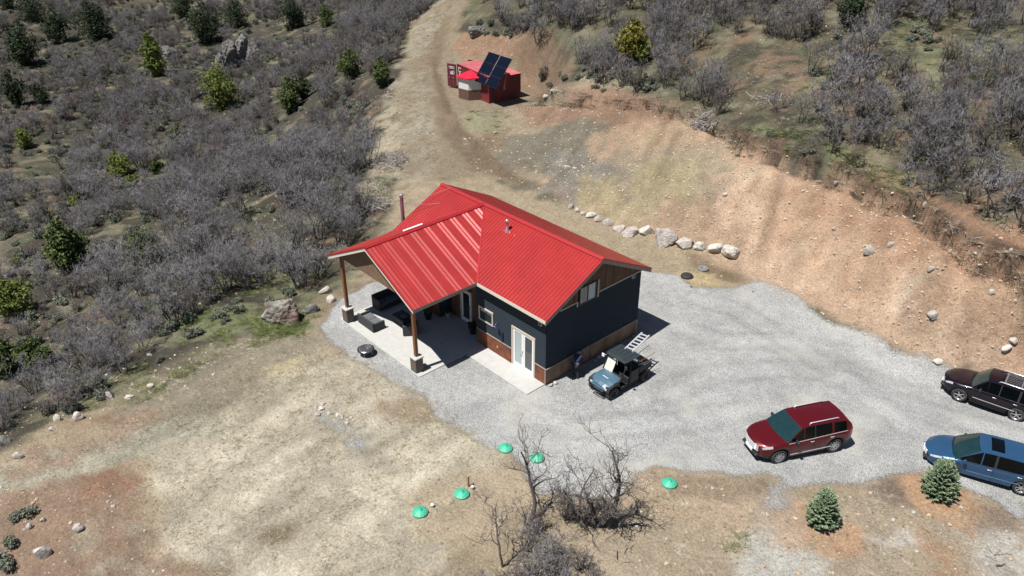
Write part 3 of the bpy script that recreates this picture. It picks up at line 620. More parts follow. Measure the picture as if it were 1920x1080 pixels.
c = MB(); c.lathe([(.14, FZ-.25), (.14, FZ-.18), (.09, FZ-.16), (.09, FZ-.1), (.18, FZ-.08), (.02, FZ)], 14); c.v = [(x-13.35+6.3, y+FY-3.6, z) for x, y, z in c.v]; c.build('flue_cap', M_steel, fo)
c = MB(); c.tube([(-13.24, FY, FZ-.75), (br[0], br[1], br[2]+.04)], .012, 6); c.tube([(-13.24, FY, FZ-.75), (br[0]-.3, br[1]+1.2, br[2]+.64)], .012, 6); c.box(br[0]-.07, br[1]-.05, br[2], br[0]+.07, br[1]+.05, br[2]+.06)
c.v = [(x+6.3, y-3.6, z) for x, y, z in c.v]; c.build('brace', M_steel, fo)
rv = rayplane(951, 432); v = MB(); v.lathe([(.16, -.12), (.13, .05), (.07, .1), (.07, .52), (.12, .53), (.12, .64), (.02, .68)], 14); v.v = [(x+rv[0], y+rv[1], z+rv[2]) for x, y, z in v.v]
hb(v, 'roof_vent', M_steel, smooth=True)
lb = MB(); a_ = (XR-.75, -2.9); 
for (y0, y1) in ((-1.75, -.45),): lb.box(XR-.62, y0, H-.62*SL2+.03, XR-.50, y1, H-.5*SL2+.06)
hb(lb, 'roof_strip', M_white)
# patio and apron
pt = MB(); pt.box(-12.95, -4.52, -.3, -5.0, RY-.01, .05); patio = pt.build('patio', M_conc); tag(patio, kind='structure')
pt = MB(); pt.box(-4.996, -1.32, -.3, -.02, -.03, .052); ap = pt.build('apron', M_conc); tag(ap, kind='structure')
# ================================================================ VEGETATION
def ortho(d):
    a = np.array([0, 0, 1.]) if abs(d[2]) < .8 else np.array([1., 0, 0]); u = np.cross(d, a); u /= np.linalg.norm(u); return u, np.cross(d, u)
class Twig:
    def __init__(s): s.v = []; s.f = []; s.n = 0
    def seg(s, pts, rads, n=3):
        "thin tube; n=2 makes a flat blade"
        P = np.array(pts); k = len(P)
        for i in range(k):
            d = P[min(i+1, k-1)]-P[max(i-1, 0)]; d = d/(np.linalg.norm(d)+1e-9); u, w_ = ortho(d)
            for j in range(n):
                a = 2*pi*j/n; s.v.append(P[i]+(u*cos(a)+w_*sin(a))*rads[i])
        for i in range(k-1):
            for j in range(n if n > 2 else 1):
                a, b_ = s.n+i*n+j, s.n+i*n+(j+1) % n; s.f.append((a, b_, b_+n, a+n))
        s.n += k*n
    def mesh(s, name, m, smooth=True):
        me = bpy.data.meshes.new(name); me.from_pydata([tuple(q) for q in s.v], [], s.f); me.materials.append(m)
        if smooth: me.polygons.foreach_set('use_smooth', [True]*len(s.f))
        me.update(); return me
def limb(r, p, d, L, n, crook, upb):
    pts = [p]; step = L/n
    for i in range(n):
        d = d+r.normal(0, crook, 3)+np.array([0, 0, upb]); d = d/np.linalg.norm(d); p = p+d*step; pts.append(p)
    return pts, d
def make_oak(seed, h=3., stems=5, spread=.9, l2=5, l3=4, l4=4, crook=.22, r0=.045, tw=.011, lean=.35):
    "bare multi-stemmed oak: returns (stems, fine twigs)"
    r = np.random.default_rng(seed); A = Twig(); B = Twig()
    for k in range(stems):
        a = 2*pi*(k+r.random()*.8)/stems; base = np.array([cos(a), sin(a), 0])*spread*.35*r.random(); base[2] = -.1
        d = np.array([cos(a)*lean*r.uniform(.4, 1.4), sin(a)*lean*r.uniform(.4, 1.4), 1]); d /= np.linalg.norm(d)
        Ls = h*r.uniform(.6, .85); pts, de = limb(r, base, d, Ls, 8, crook*.6, .05); rr = r0*r.uniform(.7, 1.2)
        A.seg(pts, [rr*(1-.75*i/8) for i in range(9)], 5)
        for q in range(l2):
            t = r.uniform(.35, 1); i = int(t*8); p = pts[i]; az = r.uniform(0, 2*pi)
            d2 = np.array([cos(az), sin(az), r.uniform(.2, 1.1)]); d2 = d2/np.linalg.norm(d2)*.8+(pts[min(i+1, 8)]-pts[max(i-1, 0)])*.3; d2 /= np.linalg.norm(d2)
            L2 = h*r.uniform(.22, .4); p2, _ = limb(r, p, d2, L2, 6, crook*1.2, .06); r2 = rr*(1-.7*t)*.6
            A.seg(p2, [max(r2*(1-.75*j/6), tw) for j in range(7)], 3)
            for c in range(l3):
                j = r.integers(2, 7); az = r.uniform(0, 2*pi); d3 = np.array([cos(az), sin(az), r.uniform(0, 1.3)]); d3 /= np.linalg.norm(d3)
                L3 = h*r.uniform(.1, .2); p3, _ = limb(r, p2[j], d3, L3, 4, crook*1.3, .08)
                B.seg(p3, [tw*1.2, tw*1.1, tw, tw*.9, tw*.5], 3)
                for e in range(l4):
                    j = r.integers(1, 5); d4 = r.normal(0, 1, 3)+[0, 0, .7]; d4 /= np.linalg.norm(d4)
                    p4, _ = limb(r, p3[j], d4, h*r.uniform(.05, .12), 2, .3, .1); B.seg(p4, [tw*.8, tw*.7, tw*.4], 2)
    return A, B
M_bark = objvar(mat('oak_bark', (.085, .072, .062), rough=.95, var=.3, vs=6), .3)
M_twig = objvar(mat('oak_twigs', (.160, .150, .157), rough=.95, var=.25, vs=2.5), .28, .02)
M_twig2 = objvar(mat('oak_twigs_brown', (.115, .095, .090), rough=.95, var=.3, vs=2.5), .25, .03)
M_barkd = mat('old_oak_bark', (.115, .10, .092), rough=.95, var=.35, vs=5, bump=.3)
OAK = []
spec = [(3.2, 6, .9, 5, 4, 4), (2.6, 7, 1., 4, 4, 4), (3.6, 5, .8, 6, 5, 4), (2.2, 8, 1.1, 4, 4, 4), (3.0, 4, .7, 6, 5, 4), (2.8, 6, 1, 5, 4, 5), (1.5, 9, 1, 3, 4, 4), (1.8, 7, 1., 4, 4, 4)]
for i, s_ in enumerate(spec):
    A, B = make_oak(100+i, s_[0], s_[1], s_[2], s_[3], s_[4], s_[5]); OAK.append((A.mesh('oak_stems', M_bark), B.mesh('oak_twigs', M_twig if i not in (3, 6) else M_twig2)))
protos = {}
def oak_at(loc, k, sc, rz, label, group, name='bare_oak', cat='tree'):
    o = empty(name, loc, rz, label, cat, group); o.scale = (sc, sc, sc*random.uniform(.85, 1.15))
    for nm, me_ in (('trunk', OAK[k][0]), ('crown', OAK[k][1])):
        c = bpy.data.objects.new(nm, me_); COL.objects.link(c); c.parent = o
    return o
def scatter(px_poly, dens, dmin, seed=0, cond=None, world=None):
    "random ground points inside a zone (world polygon), dens per square metre, spaced dmin"
    r = np.random.default_rng(seed); poly = world or atp(px_poly); xs_ = [p[0] for p in poly]; ys_ = [p[1] for p in poly]
    x0, x1, y0, y1 = min(xs_), max(xs_), min(ys_), max(ys_); n = int((x1-x0)*(y1-y0)*dens); X = r.uniform(x0, x1, n); Y = r.uniform(y0, y1, n)
    _, ins = sdseg(X, Y, poly); X, Y = X[ins], Y[ins]; out = []; cell = {}
    for x, y in zip(X, Y):
        if dmin:
            c = (int(x//dmin), int(y//dmin)); ok = True
            for a in (-1, 0, 1):
                for b_ in (-1, 0, 1):
                    for q in cell.get((c[0]+a, c[1]+b_), ()):
                        if (q[0]-x)**2+(q[1]-y)**2 < dmin*dmin: ok = False
            if not ok: continue
            cell.setdefault(c, []).append((x, y))
        out.append((x, y))
    return out
def proj(x, y, z):
    d = np.array([x, y, z])-CAM; k = d@fw; return 960+FPX*(d@rt)/k, 540-FPX*(d@up)/k, k
# clearings (world) where shrubs thin out, by soft noise
def clump(x, y, s=7, seed=90): return float(fbm(x, y, s, 3, seed))
leftpx = "-150,850 -150,-60 500,-60 800,-40 830,-5 775,45 728,130 700,190 680,215 700,265 735,260 735,300 690,325 680,400 660,470 615,520 560,548 520,530 440,555 400,590 320,610 280,680 215,720 120,790 0,830"
zones = [(leftpx, 1.1, .95, 1, .0, 'left'),
 ("1230,60 1290,-40 2000,-60 2000,120 1700,40 1640,60 1630,130 1560,180 1620,240 1560,290 1380,190 1340,210 1260,180 1230,150", .95, 1.15, 2, -.06, 'right'),
 ("1590,170 1720,130 1960,110 1960,520 1900,478 1830,440 1790,420 1730,365 1690,350 1660,300 1600,290", .9, 1.2, 3, -.05, 'right'),
 ("930,-40 1290,-40 1240,60 1230,130 1150,60 1050,70 1020,110 990,60 900,40", .6, 1.1, 4, .0, 'right'),
 ("1080,120 1150,110 1260,150 1240,178 1120,172", .5, 1.2, 5, .05, 'right')]
JN = [(130, 508, 110, 62, 0, 'tall dark green juniper with a narrow second top, at far left above the scrub'), (152, 500, 70, 50, 0, 'rounded dark juniper joined to the tall one at far left'), (275, 492, 60, 75, 0, 'broad mid-green juniper between the tall left pair and the porch'),
 (28, 590, 75, 75, 1, 'bright olive juniper at the left photo edge, halfway down'), (20, 700, 75, 66, 0, 'dark juniper at the left photo edge just above the dirt bank'), (72, 690, 62, 55, 0, 'greyish green juniper beside the dark one at the left edge'),
 (228, 330, 45, 55, 1, 'bright olive juniper low in the thicket, mid left'), (248, 352, 25, 30, 1, 'small olive juniper just below the bright one, mid left'), (298, 325, 28, 24, 0, 'small green juniper right of the bright olive one'), (148, 385, 22, 28, 1, 'small olive juniper above the tall left pair'),
 (415, 203, 80, 66, 1, 'rounded olive juniper right below the rock outcrop'), (293, 143, 78, 42, 1, 'upright olive juniper left of the rock outcrop'), (545, 208, 62, 56, 0, 'dark green juniper in the middle of the upper left slope'), (570, 185, 40, 36, 2, 'dark juniper top behind the one mid slope'),
 (660, 148, 55, 50, 0, 'dark juniper left of the track'), (716, 163, 55, 38, 0, 'narrow dark juniper at the edge of the track'), (338, 268, 34, 30, 0, 'small dark juniper near the reddish ground'), (390, 80, 70, 62, 2, 'very dark juniper just above the rock outcrop'), (445, 52, 50, 50, 2, 'very dark juniper upper right of the outcrop'),
 (552, 52, 56, 46, 2, 'dark juniper at the top edge, centre left'), (612, 50, 40, 28, 0, 'small juniper at the top edge near the bluish scrub'), (180, 72, 70, 56, 2, 'dark juniper near the top, left'), (115, 78, 62, 50, 2, 'dark juniper second from the top left corner'), (55, 122, 76, 62, 2, 'large dark juniper below the top left corner'),
 (65, 40, 50, 60, 2, 'dark juniper in the top left corner'), (35, 200, 66, 44, 2, 'dark juniper by the left edge, upper part'), (80, 193, 36, 40, 2, 'small dark juniper beside the reddish patch'), (50, 278, 38, 38, 1, 'small olive juniper at left, above the long thicket'), (348, 30, 50, 50, 2, 'dark juniper cut by the top edge, left of centre'), (15, 15, 30, 30, 2, 'dark juniper cut by the photo corner'),
 (1186, 112, 74, 62, 3, 'yellow-green juniper on the hill above the containers'), (1210, 118, 40, 34, 1, 'low olive juniper against the yellow-green one'), (1590, 45, 60, 60, 2, 'dark juniper among bare oaks at the top right'), (34, 500, 18, 22, 1, 'tiny olive juniper by the left edge'), (770, 0, 1, 1, 0, '')]
cand = []
for z in zones:
    for (x, y) in scatter(z[0], z[1], z[2], z[3]):
        c = clump(x, y)
        if c < -.15-z[4]: continue
        zz_ = hz(x, y); px, py, dep = proj(x, y, zz_)
        if not (-60 < px < 1980 and -70 < py < 1200): continue
        if any(abs(px-q[0]) < q[3]*.55+6 and q[1]-q[2]*.45 < py < q[1]+26 for q in JN): continue   # open ground kept in front of each juniper
        cand.append((dep, x, y, zz_, px, py, z[5]))
cand.sort(); print('oak candidates', len(cand))
def oak_label(px, py, side):
    if side == 'left': return ('bare grey oak in the thicket left of the house', 'bare oaks in the thicket left of the house') if py > 330 else ('bare grey oak far down the slope at upper left', 'bare oaks on the far slope at upper left')
    return ('bare grey oak on the hill above the cut bank', 'bare oaks on the hill above the cut bank')
stuffpts = []; rr_ = random.Random(5)
for i, (dep, x, y, z, px, py, side) in enumerate(cand):
    k = (rr_.choice([0, 1, 2, 4, 5, 5, 7]) if py > 260 and px > 150 else rr_.choice([0, 3, 5, 6, 3, 7, 6, 1])) if side == 'left' else rr_.choice([0, 2, 4, 4, 2, 5, 1, 3])
    sc = rr_.uniform(.6, 1.1)*(.95 if side == 'left' else 1.22)
    if side == 'left': sc *= (.8 if py > 560 else 1)*(1+1.0*clump(x, y, 5, 120)); sc *= 1.18 if (px > 330 and py > 330) else 1
    if i < 285: lb_, g_ = oak_label(px, py, side); oak_at((x, y, z-.05), k, sc, rr_.uniform(0, 6.28), lb_, g_)
    else: stuffpts.append((x, y, z-.05, rr_.uniform(0, 6.28), sc, k))
def gn_stuff(name, pts, variants, label, cat, mats_note=None):
    "ONE object: every point carries one of the variant meshes; variants: list of lists of existing objects"
    me_ = bpy.data.meshes.new(name); n_ = len(pts); me_.vertices.add(n_); P_ = np.array(pts, float)
    me_.vertices.foreach_set('co', P_[:, :3].ravel())
    for nm, arr in (('rz', P_[:, 3]), ('sc', P_[:, 4])):
        a = me_.attributes.new(nm, 'FLOAT', 'POINT'); a.data.foreach_set('value', arr.astype(np.float32))
    a = me_.attributes.new('k', 'INT', 'POINT'); a.data.foreach_set('value', P_[:, 5].astype(np.int32)); me_.update()
    o = bpy.data.objects.new(name, me_); COL.objects.link(o); tag(o, label, cat, None, 'stuff')
    ng = bpy.data.node_groups.new(name, 'GeometryNodeTree'); ng.interface.new_socket('Geometry', in_out='INPUT', socket_type='NodeSocketGeometry'); ng.interface.new_socket('Geometry', in_out='OUTPUT', socket_type='NodeSocketGeometry')
    N_ = ng.nodes.new; L_ = ng.links.new; gi = N_('NodeGroupInput'); go_ = N_('NodeGroupOutput'); jn = N_('GeometryNodeJoinGeometry'); L_(jn.outputs[0], go_.inputs[0])
    def attr(nm, t):
        q = N_('GeometryNodeInputNamedAttribute'); q.data_type = t; q.inputs['Name'].default_value = nm; return q.outputs['Attribute']
    rz_, sc_, k_ = attr('rz', 'FLOAT'), attr('sc', 'FLOAT'), attr('k', 'INT'); cb = N_('ShaderNodeCombineXYZ'); L_(rz_, cb.inputs[2]); e2r = N_('FunctionNodeEulerToRotation'); L_(cb.outputs[0], e2r.inputs[0])
    for i, obs in enumerate(variants):
        cm = N_('FunctionNodeCompare'); cm.data_type = 'INT'; cm.operation = 'EQUAL'; L_(k_, cm.inputs[2]); cm.inputs[3].default_value = i
        for ob in obs:
            oi = N_('GeometryNodeObjectInfo'); oi.inputs['Object'].default_value = ob; oi.inputs['As Instance'].default_value = True; oi.transform_space = 'ORIGINAL'
            ip = N_('GeometryNodeInstanceOnPoints'); L_(gi.outputs[0], ip.inputs['Points']); L_(cm.outputs[0], ip.inputs['Selection']); L_(oi.outputs['Geometry'], ip.inputs['Instance']); L_(e2r.outputs[0], ip.inputs['Rotation']); L_(sc_, ip.inputs['Scale']); L_(ip.outputs[0], jn.inputs[0])
    md = o.modifiers.new('scatter', 'NODES'); md.node_group = ng; return o
def firsts(prefix, meshes):
    out = []
    for ms in meshes:
        out.append([next(o for o in bpy.data.objects if o.data is m_) for m_ in (ms if isinstance(ms, tuple) else (ms,))])
    return out
for k in range(len(OAK)):
    if not any(o.data is OAK[k][0] for o in bpy.data.objects): c = cand[k]; oak_at((c[1]+.7, c[2]+.5, c[3]), k, .8, 0, *oak_label(c[4], c[5], c[6]))
gn_stuff('oak_thicket', stuffpts, firsts('', OAK), 'dense bare grey oak scrub covering the far slopes', 'scrub'); print('oak stuff', len(stuffpts))
# ------------------------------------------------ leafy crowns
def leaf_crown(seed, blobs, n, size, mat_, name, squash=.8):
    "many small leaf faces gathered in clumps; blobs: (x,y,z,r)"
    r = np.random.default_rng(seed); V_ = []; F_ = []; tot = sum(b[3]**2 for b in blobs)
    cl = []
    for b in blobs:
        m_ = max(3, int(60*b[3]**2/tot*len(blobs)))
        for _ in range(m_):
            d = r.normal(0, 1, 3); d /= np.linalg.norm(d); cl.append((np.array(b[:3])+d*b[3]*r.uniform(.45, 1.0)*[1, 1, squash], b[3]*r.uniform(.16, .34), d))
    per = max(4, n//len(cl))
    for c, cr, dd in cl:
        for _ in range(per):
            d = r.normal(0, 1, 3); d /= np.linalg.norm(d); p = c+d*cr*r.uniform(.3, 1)
            u = r.normal(0, 1, 3)+dd*.9+[0, 0, .4]; u /= np.linalg.norm(u); a, b_ = ortho(u); th = r.uniform(0, 6.28); a, b_ = a*cos(th)+b_*sin(th), b_*cos(th)-a*sin(th); s_ = size*r.uniform(.6, 1.4); k = len(V_)
            V_ += [p-a*s_-b_*s_*.5, p+a*s_-b_*s_*.5, p+a*s_*.3+b_*s_]; F_.append((k, k+1, k+2))
    me_ = bpy.data.meshes.new(name); me_.from_pydata([tuple(q) for q in V_], [], F_); me_.materials.append(mat_); me_.update(); return me_
def leafmat(name, c, c2):
    m_ = mat(name, c, rough=.7, col2=c2, vs=2.2, spec=.25); return m_
M_j = [leafmat('juniper_green', (.042, .060, .018), (.095, .125, .032)), leafmat('juniper_olive', (.075, .095, .018), (.16, .19, .04)), leafmat('juniper_dark', (.018, .03, .014), (.040, .055, .022)), leafmat('juniper_yellow', (.09, .085, .012), (.20, .18, .03))]
M_jt = mat('juniper_trunk', (.12, .085, .06), rough=.9, var=.3)
def juniper(px, py, hpx, wpx, tone, label, seed, cat='tree', name='juniper'):
    p = at(px, py); dep = proj(*p)[2]; h = hpx/FPX*dep/cos(.42); wd = wpx/FPX*dep/2*1.08
    r = random.Random(seed); o = empty(name, p, r.uniform(0, 6.28), label, cat, 'evergreen junipers among the bare scrub')
    bl = []; nb = max(8, int(h*3.6))
    for i in range(nb):
        t = (i+.5)/nb; env = wd*max(.3, sin(pi*(t*.78+.17))); rad = env*r.uniform(.5, .75); off = env*r.uniform(.2, .62); a = r.uniform(0, 6.28); bl.append((cos(a)*off, sin(a)*off, .25+t*(h-.45*rad-.3), rad))
    me_ = leaf_crown(seed, bl, int(5200*min(1, .5+hpx/160)), .055+h*.010, M_j[tone], 'juniper_crown', .9)
    c = bpy.data.objects.new('crown', me_); COL.objects.link(c); c.parent = o
    t = MB(); t.tube([(0, 0, -.2), (.05, .02, h*.3), (-.03, .04, h*.7)], [.09+h*.015, .08, .03], 6); 
    for i in range(5): a = i*1.3; t.tube([(0, 0, .1+h*.1*i), (cos(a)*wd*.4, sin(a)*wd*.4, .3+h*.12*i), (cos(a)*wd*.7, sin(a)*wd*.7, .5+h*.14*i)], [.05, .03, .012], 5)
    t.build('trunk', M_jt, o, smooth=True); return o
for i, q in enumerate(JN):
    if q[2] > 5: juniper(*q[:5], q[5], 300+i)
# ------------------------------------------------ spruces beside the drive
M_sp = mat('spruce_needles', (.13, .20, .13), rough=.6, col2=(.28, .34, .18), vs=9, spec=.3)
def spruce(px, py, h, w_, label, seed):
    p = at(px, py); o = empty('spruce', p, 0, label, 'tree', 'young spruces beside the gravel drive'); r = np.random.default_rng(seed); V_ = []; F_ = []; t = MB()
    t.tube([(0, 0, -.1), (0, 0, h*.5), (0, 0, h*.98)], [.05, .035, .008], 7); tiers = 15
    for k in range(tiers):
        z = .12+(h-.22)*(k/tiers)**.95; rad = w_*(1-(k/tiers))**.55*(1 if k > 1 else .85); nb = int(15-8*k/tiers)
        for j in range(nb):
            a = 2*pi*(j+r.random()*.6)/nb+k; L_ = rad*r.uniform(.82, 1.1); d = np.array([cos(a), sin(a), 0]); p0_ = np.array([0, 0, z]); 
            tip = p0_+d*L_+[0, 0, .10*h*(k/tiers)+.04+L_*.12]; mid = p0_+d*L_*.55+[0, 0, -.02]
            t.tube([p0_, mid, tip], [.012, .008, .004], 3, False)
            side = np.array([-sin(a), cos(a), 0]); nn = int(16+50*L_)
            for q in range(nn):
                s_ = r.uniform(.15, 1.02); c = p0_+(mid-p0_)*min(1, s_/.55) if s_ < .55 else mid+(tip-mid)*(s_-.55)/.45
                for sg in (1, -1):
                    ln = (.13*(1.15-s_)+.06)*r.uniform(.8, 1.3); dd = side*sg*r.uniform(.5, 1)+d*r.uniform(.5, .9)+np.array([0, 0, r.uniform(-.25, .55)]); dd = dd/np.linalg.norm(dd)*ln
                    wv = np.cross(dd, r.normal(0, 1, 3)); wv = wv/np.linalg.norm(wv)*.016; n_ = len(V_); V_ += [c-wv, c+wv, c+dd*.7+wv*.8, c+dd, c+dd*.7-wv*.8]; F_.append((n_, n_+1, n_+2, n_+3, n_+4))
    for q in range(120):
        z = h*r.uniform(.9, 1.0); dd = r.normal(0, 1, 3)*.06+[0, 0, .05]; n_ = len(V_); c = np.array([0, 0, z]); V_ += [c-[.008, 0, 0], c+[.008, 0, 0], c+dd]; F_.append((n_, n_+1, n_+2))
    me_ = bpy.data.meshes.new('spruce_crown'); me_.from_pydata([tuple(q) for q in V_], [], F_); me_.materials.append(M_sp); me_.update()
    c = bpy.data.objects.new('crown', me_); COL.objects.link(c); c.parent = o; t.build('trunk', M_jt, o)
spruce(1538, 981, 1.88, .76, 'bluish green young spruce standing alone in an orange mulch ring', 41)
spruce(1757, 927, 1.95, .86, 'green young spruce in front of the blue minivan', 43)
# ------------------------------------------------ gnarled trees in the foreground
def bigoak(px, py, seed, label, h, stems, lean=(0, 0), l2=4, l3=3, l4=2, r0=.09, crook=.34, spread=.3, bark=None, tw=.010):
    p = at(px, py); A, B = make_oak(seed, h, stems, spread, l2, l3, l4, crook, r0, tw, .12)
    for T_ in (A, B):
        T_.v = [q+np.array([lean[0], lean[1], 0])*max(q[2], 0)**1.2 for q in T_.v]
    o = empty('bare_oak', p, 0, label, 'tree', 'gnarled bare oaks below the gravel yard')
    for nm, T_, mm in (('trunk', A, bark or M_barkd), ('crown', B, M_barkd)): c = bpy.data.objects.new(nm, T_.mesh(nm, mm)); COL.objects.link(c); c.parent = o
rtw = rt[:2]/np.linalg.norm(rt[:2])
LN = lambda a: (rtw[0]*a, rtw[1]*a)
bigoak(1000, 968, 501, 'tall slim crooked oak between the two green lids near the gravel edge', 4.7, 1, LN(-.04), 10, 5, 3, .12, .26)
bigoak(1092, 985, 502, 'bare oak on the left of the dark brushy clump', 3.8, 2, LN(-.03), 8, 5, 4, .10, .28)
bigoak(1118, 985, 507, 'bare oak in the middle of the dark brushy clump', 3.4, 2, LN(.0), 8, 5, 4, .09, .3)
bigoak(1140, 990, 503, 'tallest bare oak rising out of the dark brushy clump', 4.9, 1, LN(.0), 13, 5, 4, .12, .26)
bigoak(1165, 985, 504, 'black contorted dead oak leaning right at the edge of the clump', 2.7, 2, LN(.16), 4, 3, 1, .09, .45)
bigoak(946, 1062, 505, 'small twisted oak with a forked crown at the bottom', 4.2, 1, LN(-.03), 9, 4, 3, .08, .3)
bigoak(985, 985, 506, 'low oak limb reaching left from the tall slim oak', 2.2, 1, LN(-.32), 4, 3, 2, .06, .3)
brushes = [(1105, 985, .8, 6, 'dense dark brush at the foot of the gnarled oaks', 3), (1135, 975, .7, 6, 'brown brush between the gnarled oak trunks', 3), (1060, 975, .6, 3, 'rusty brown brush left of the gnarled oaks', 3)]
for px, py, sc, k, lb_, k2 in brushes:
    o = oak_at(at(px, py), k, sc*1.1, px, lb_, 'brush at the bottom of the photo', 'brush', 'shrub')
for i, (px, py, sc, k) in enumerate([(1010, 1000, .75, 3), (990, 1030, .7, 1), (1040, 1050, .8, 5), (1085, 1070, .7, 3), (1000, 1080, .9, 1), (1050, 1100, .9, 5), (1110, 1100, .7, 3), (960, 1110, .8, 3), (860, 1110, .6, 7), (830, 1120, .6, 3), (905, 1120, .7, 7)]):
    oak_at(at(px, py), k, sc*.85, i*1.7, 'fine grey leafless shrub in the thicket at the bottom centre', 'grey shrubs at the bottom centre', 'bare_shrub', 'shrub')
for i, (px, py, sc, lb_) in enumerate([(365, 590, .8, 'reddish brown twiggy bush at the edge of the thicket nearest the boulder'), (285, 620, .85, 'reddish brown rounded bush below the thicket'), (1610, 215, .9, 'dark reddish bush on the grassy hill, upper right'), (1020, 150, 1., 'dark twiggy bush right of the solar panel'), (1345, 215, 1.1, 'dark bush above the exposed roots on the bank edge'), (465, 545, .7, 'brown bush behind the big boulder')]):
    oak_at(at(px, py), 6 if i % 2 else 3, sc, i, lb_, None, 'bush', 'bush')
# sagebrush: individual mounds near, the rest as ground cover
M_sage = objvar(mat('sagebrush_leaves', (.10, .115, .085), rough=.9, col2=(.19, .20, .15), vs=5, spec=.1), .25, .02)
M_grassb = objvar(mat('dry_grass_blades', (.50, .45, .35), rough=.95, col2=(.36, .32, .24), vs=3, spec=.05), .25, .02)
M_grassg = objvar(mat('green_grass_blades', (.13, .17, .05), rough=.9, col2=(.24, .23, .12), vs=3, spec=.05), .3, .04)
SG = []
for i in range(3):
    r = random.Random(700+i); bl = [(r.uniform(-.3, .3), r.uniform(-.3, .3), r.uniform(.12, .3), r.uniform(.16, .28)) for _ in range(5)]; SG.append(leaf_crown(710+i, bl, 700, .035, M_sage, 'sagebrush', .7))
def tuft(seed, m_, n_=46, h=.22, rad=.16):
    r = np.random.default_rng(seed); V_ = []; F_ = []
    for _ in range(n_):
        b_ = np.append(r.normal(0, rad*.5, 2), -.02); d = np.append(b_[:2]*2+r.normal(0, .12, 2), h*r.uniform(.6, 1.2)); s_ = np.array([-d[1], d[0], 0]); s_ = s_/(np.linalg.norm(s_)+1e-6)*.011; k = len(V_); V_ += [b_-s_, b_+s_, b_+d*.6+s_*.7, b_+d+[0, 0, -.03], b_+d*.6-s_*.7]; F_.append((k, k+1, k+2, k+3, k+4))
    me_ = bpy.data.meshes.new('tuft'); me_.from_pydata([tuple(q) for q in V_], [], F_); me_.materials.append(m_); me_.update(); return me_
TF = [tuft(800, M_grassb, 34, .12, .2), tuft(801, M_grassb, 40, .07, .32), tuft(802, M_grassg), tuft(803, M_grassg, 60, .12, .26)]
sag = []
for px_poly, dens, sd_ in (("1010,100 1180,90 1290,190 1130,182 1015,175", .5, 1), ("880,30 1010,10 1060,60 980,75 900,75", .4, 2), ("1560,60 1760,50 1700,240 1590,280 1480,200", .22, 3), ("1380,240 1500,240 1700,345 1500,300", .12, 4), ("330,560 500,560 520,590 380,640 200,760 120,800 260,680", .30, 5), ("-20,980 60,960 80,1060 -20,1080", .8, 6), ("480,550 620,530 600,560 540,590 480,590", .35, 7), (leftpx, .16, 8)):
    for (x, y) in scatter(px_poly, dens, .5, 50+sd_): 
        z = hz(x, y); px, py, dep = proj(x, y, z)
        if -30 < px < 1950 and -30 < py < 1110: sag.append((dep, x, y, z, px, py))
sag.sort(); sr = random.Random(9); pts = []
for i, (dep, x, y, z, px, py) in enumerate(sag):
    k = sr.randrange(3); sc = sr.uniform(.7, 1.8)
    if i < 70 or i in (80, 90, 100):
        o = bpy.data.objects.new('sagebrush', SG[k]); COL.objects.link(o); o.location = (x, y, z); o.rotation_euler.z = sr.uniform(0, 6); o.scale = (sc*.8,)*3
        tag(o, 'low grey-green sagebrush on the verge below the thicket' if px < 700 else 'low grey-green sagebrush on the hill', 'shrub', 'sagebrush mounds')
    else: pts.append((x, y, z, sr.uniform(0, 6), sc, k))
gn_stuff('sagebrush_cover', pts, firsts('', SG), 'grey-green sagebrush carpeting the slopes', 'ground cover')
print('sage', len(sag))
# grass as stuff: joined mesh carries the tuft shapes
def merged(name, pts, meshes, label, cat, m_):
    data = []
    for me_ in meshes:
        v = np.empty(len(me_.vertices)*3); me_.vertices.foreach_get('co', v); data.append((v.reshape(-1, 3), [tuple(p.vertices) for p in me_.polygons]))
    Vs = []; Fs = []; off = 0; Ms = []
    for (x, y, z, a, sc, k) in pts:
        v, f = data[k]; ca_, sa = cos(a), sin(a); R = np.array([[ca_, sa, 0], [-sa, ca_, 0], [0, 0, 1]]); Vs.append(v@R*sc+[x, y, z]); Fs += [tuple(i+off for i in q) for q in f]; off += len(v); Ms += [k]*len(f)
    me_ = bpy.data.meshes.new(name); me_.from_pydata(np.concatenate(Vs).tolist(), [], Fs)
    for q in m_: me_.materials.append(q)
    if len(m_) > 1: me_.polygons.foreach_set('material_index', Ms)
    me_.update(); o = bpy.data.objects.new(name, me_); COL.objects.link(o); tag(o, label, cat, None, 'stuff'); return o
def many(specs, seed, ks, s0, s1):
    out = []; r = random.Random(seed)
    for i, (pp_, dens) in enumerate(specs):
        for (x, y) in scatter(pp_, dens*1.5, 0, seed+i):
            if clump(x, y, 1.5, 33) < -.10: continue
            out.append((x, y, hz(x, y), r.uniform(0, 6.28), r.uniform(s0, s1), r.choice(ks)))
    return out
gp_ = many([("300,860 520,700 640,650 790,730 950,860 800,990 900,1100 250,1120 240,880", 5.5), ("230,730 420,640 600,610 600,680 250,860", 3.5), ("-60,950 200,870 420,800 400,770 200,820 -60,910", 4), ("735,180 800,130 820,300 760,330 700,290", 3), ("790,60 830,0 850,10 800,120 760,120", 3), ("1180,910 1920,930 1920,1100 1180,1100", 2.0), ("690,330 780,330 760,400 700,420", 3), (leftpx, .35), ("1380,60 1900,20 1900,450 1700,350 1380,240", .8)], 60, [0, 1, 1], .25, .62)
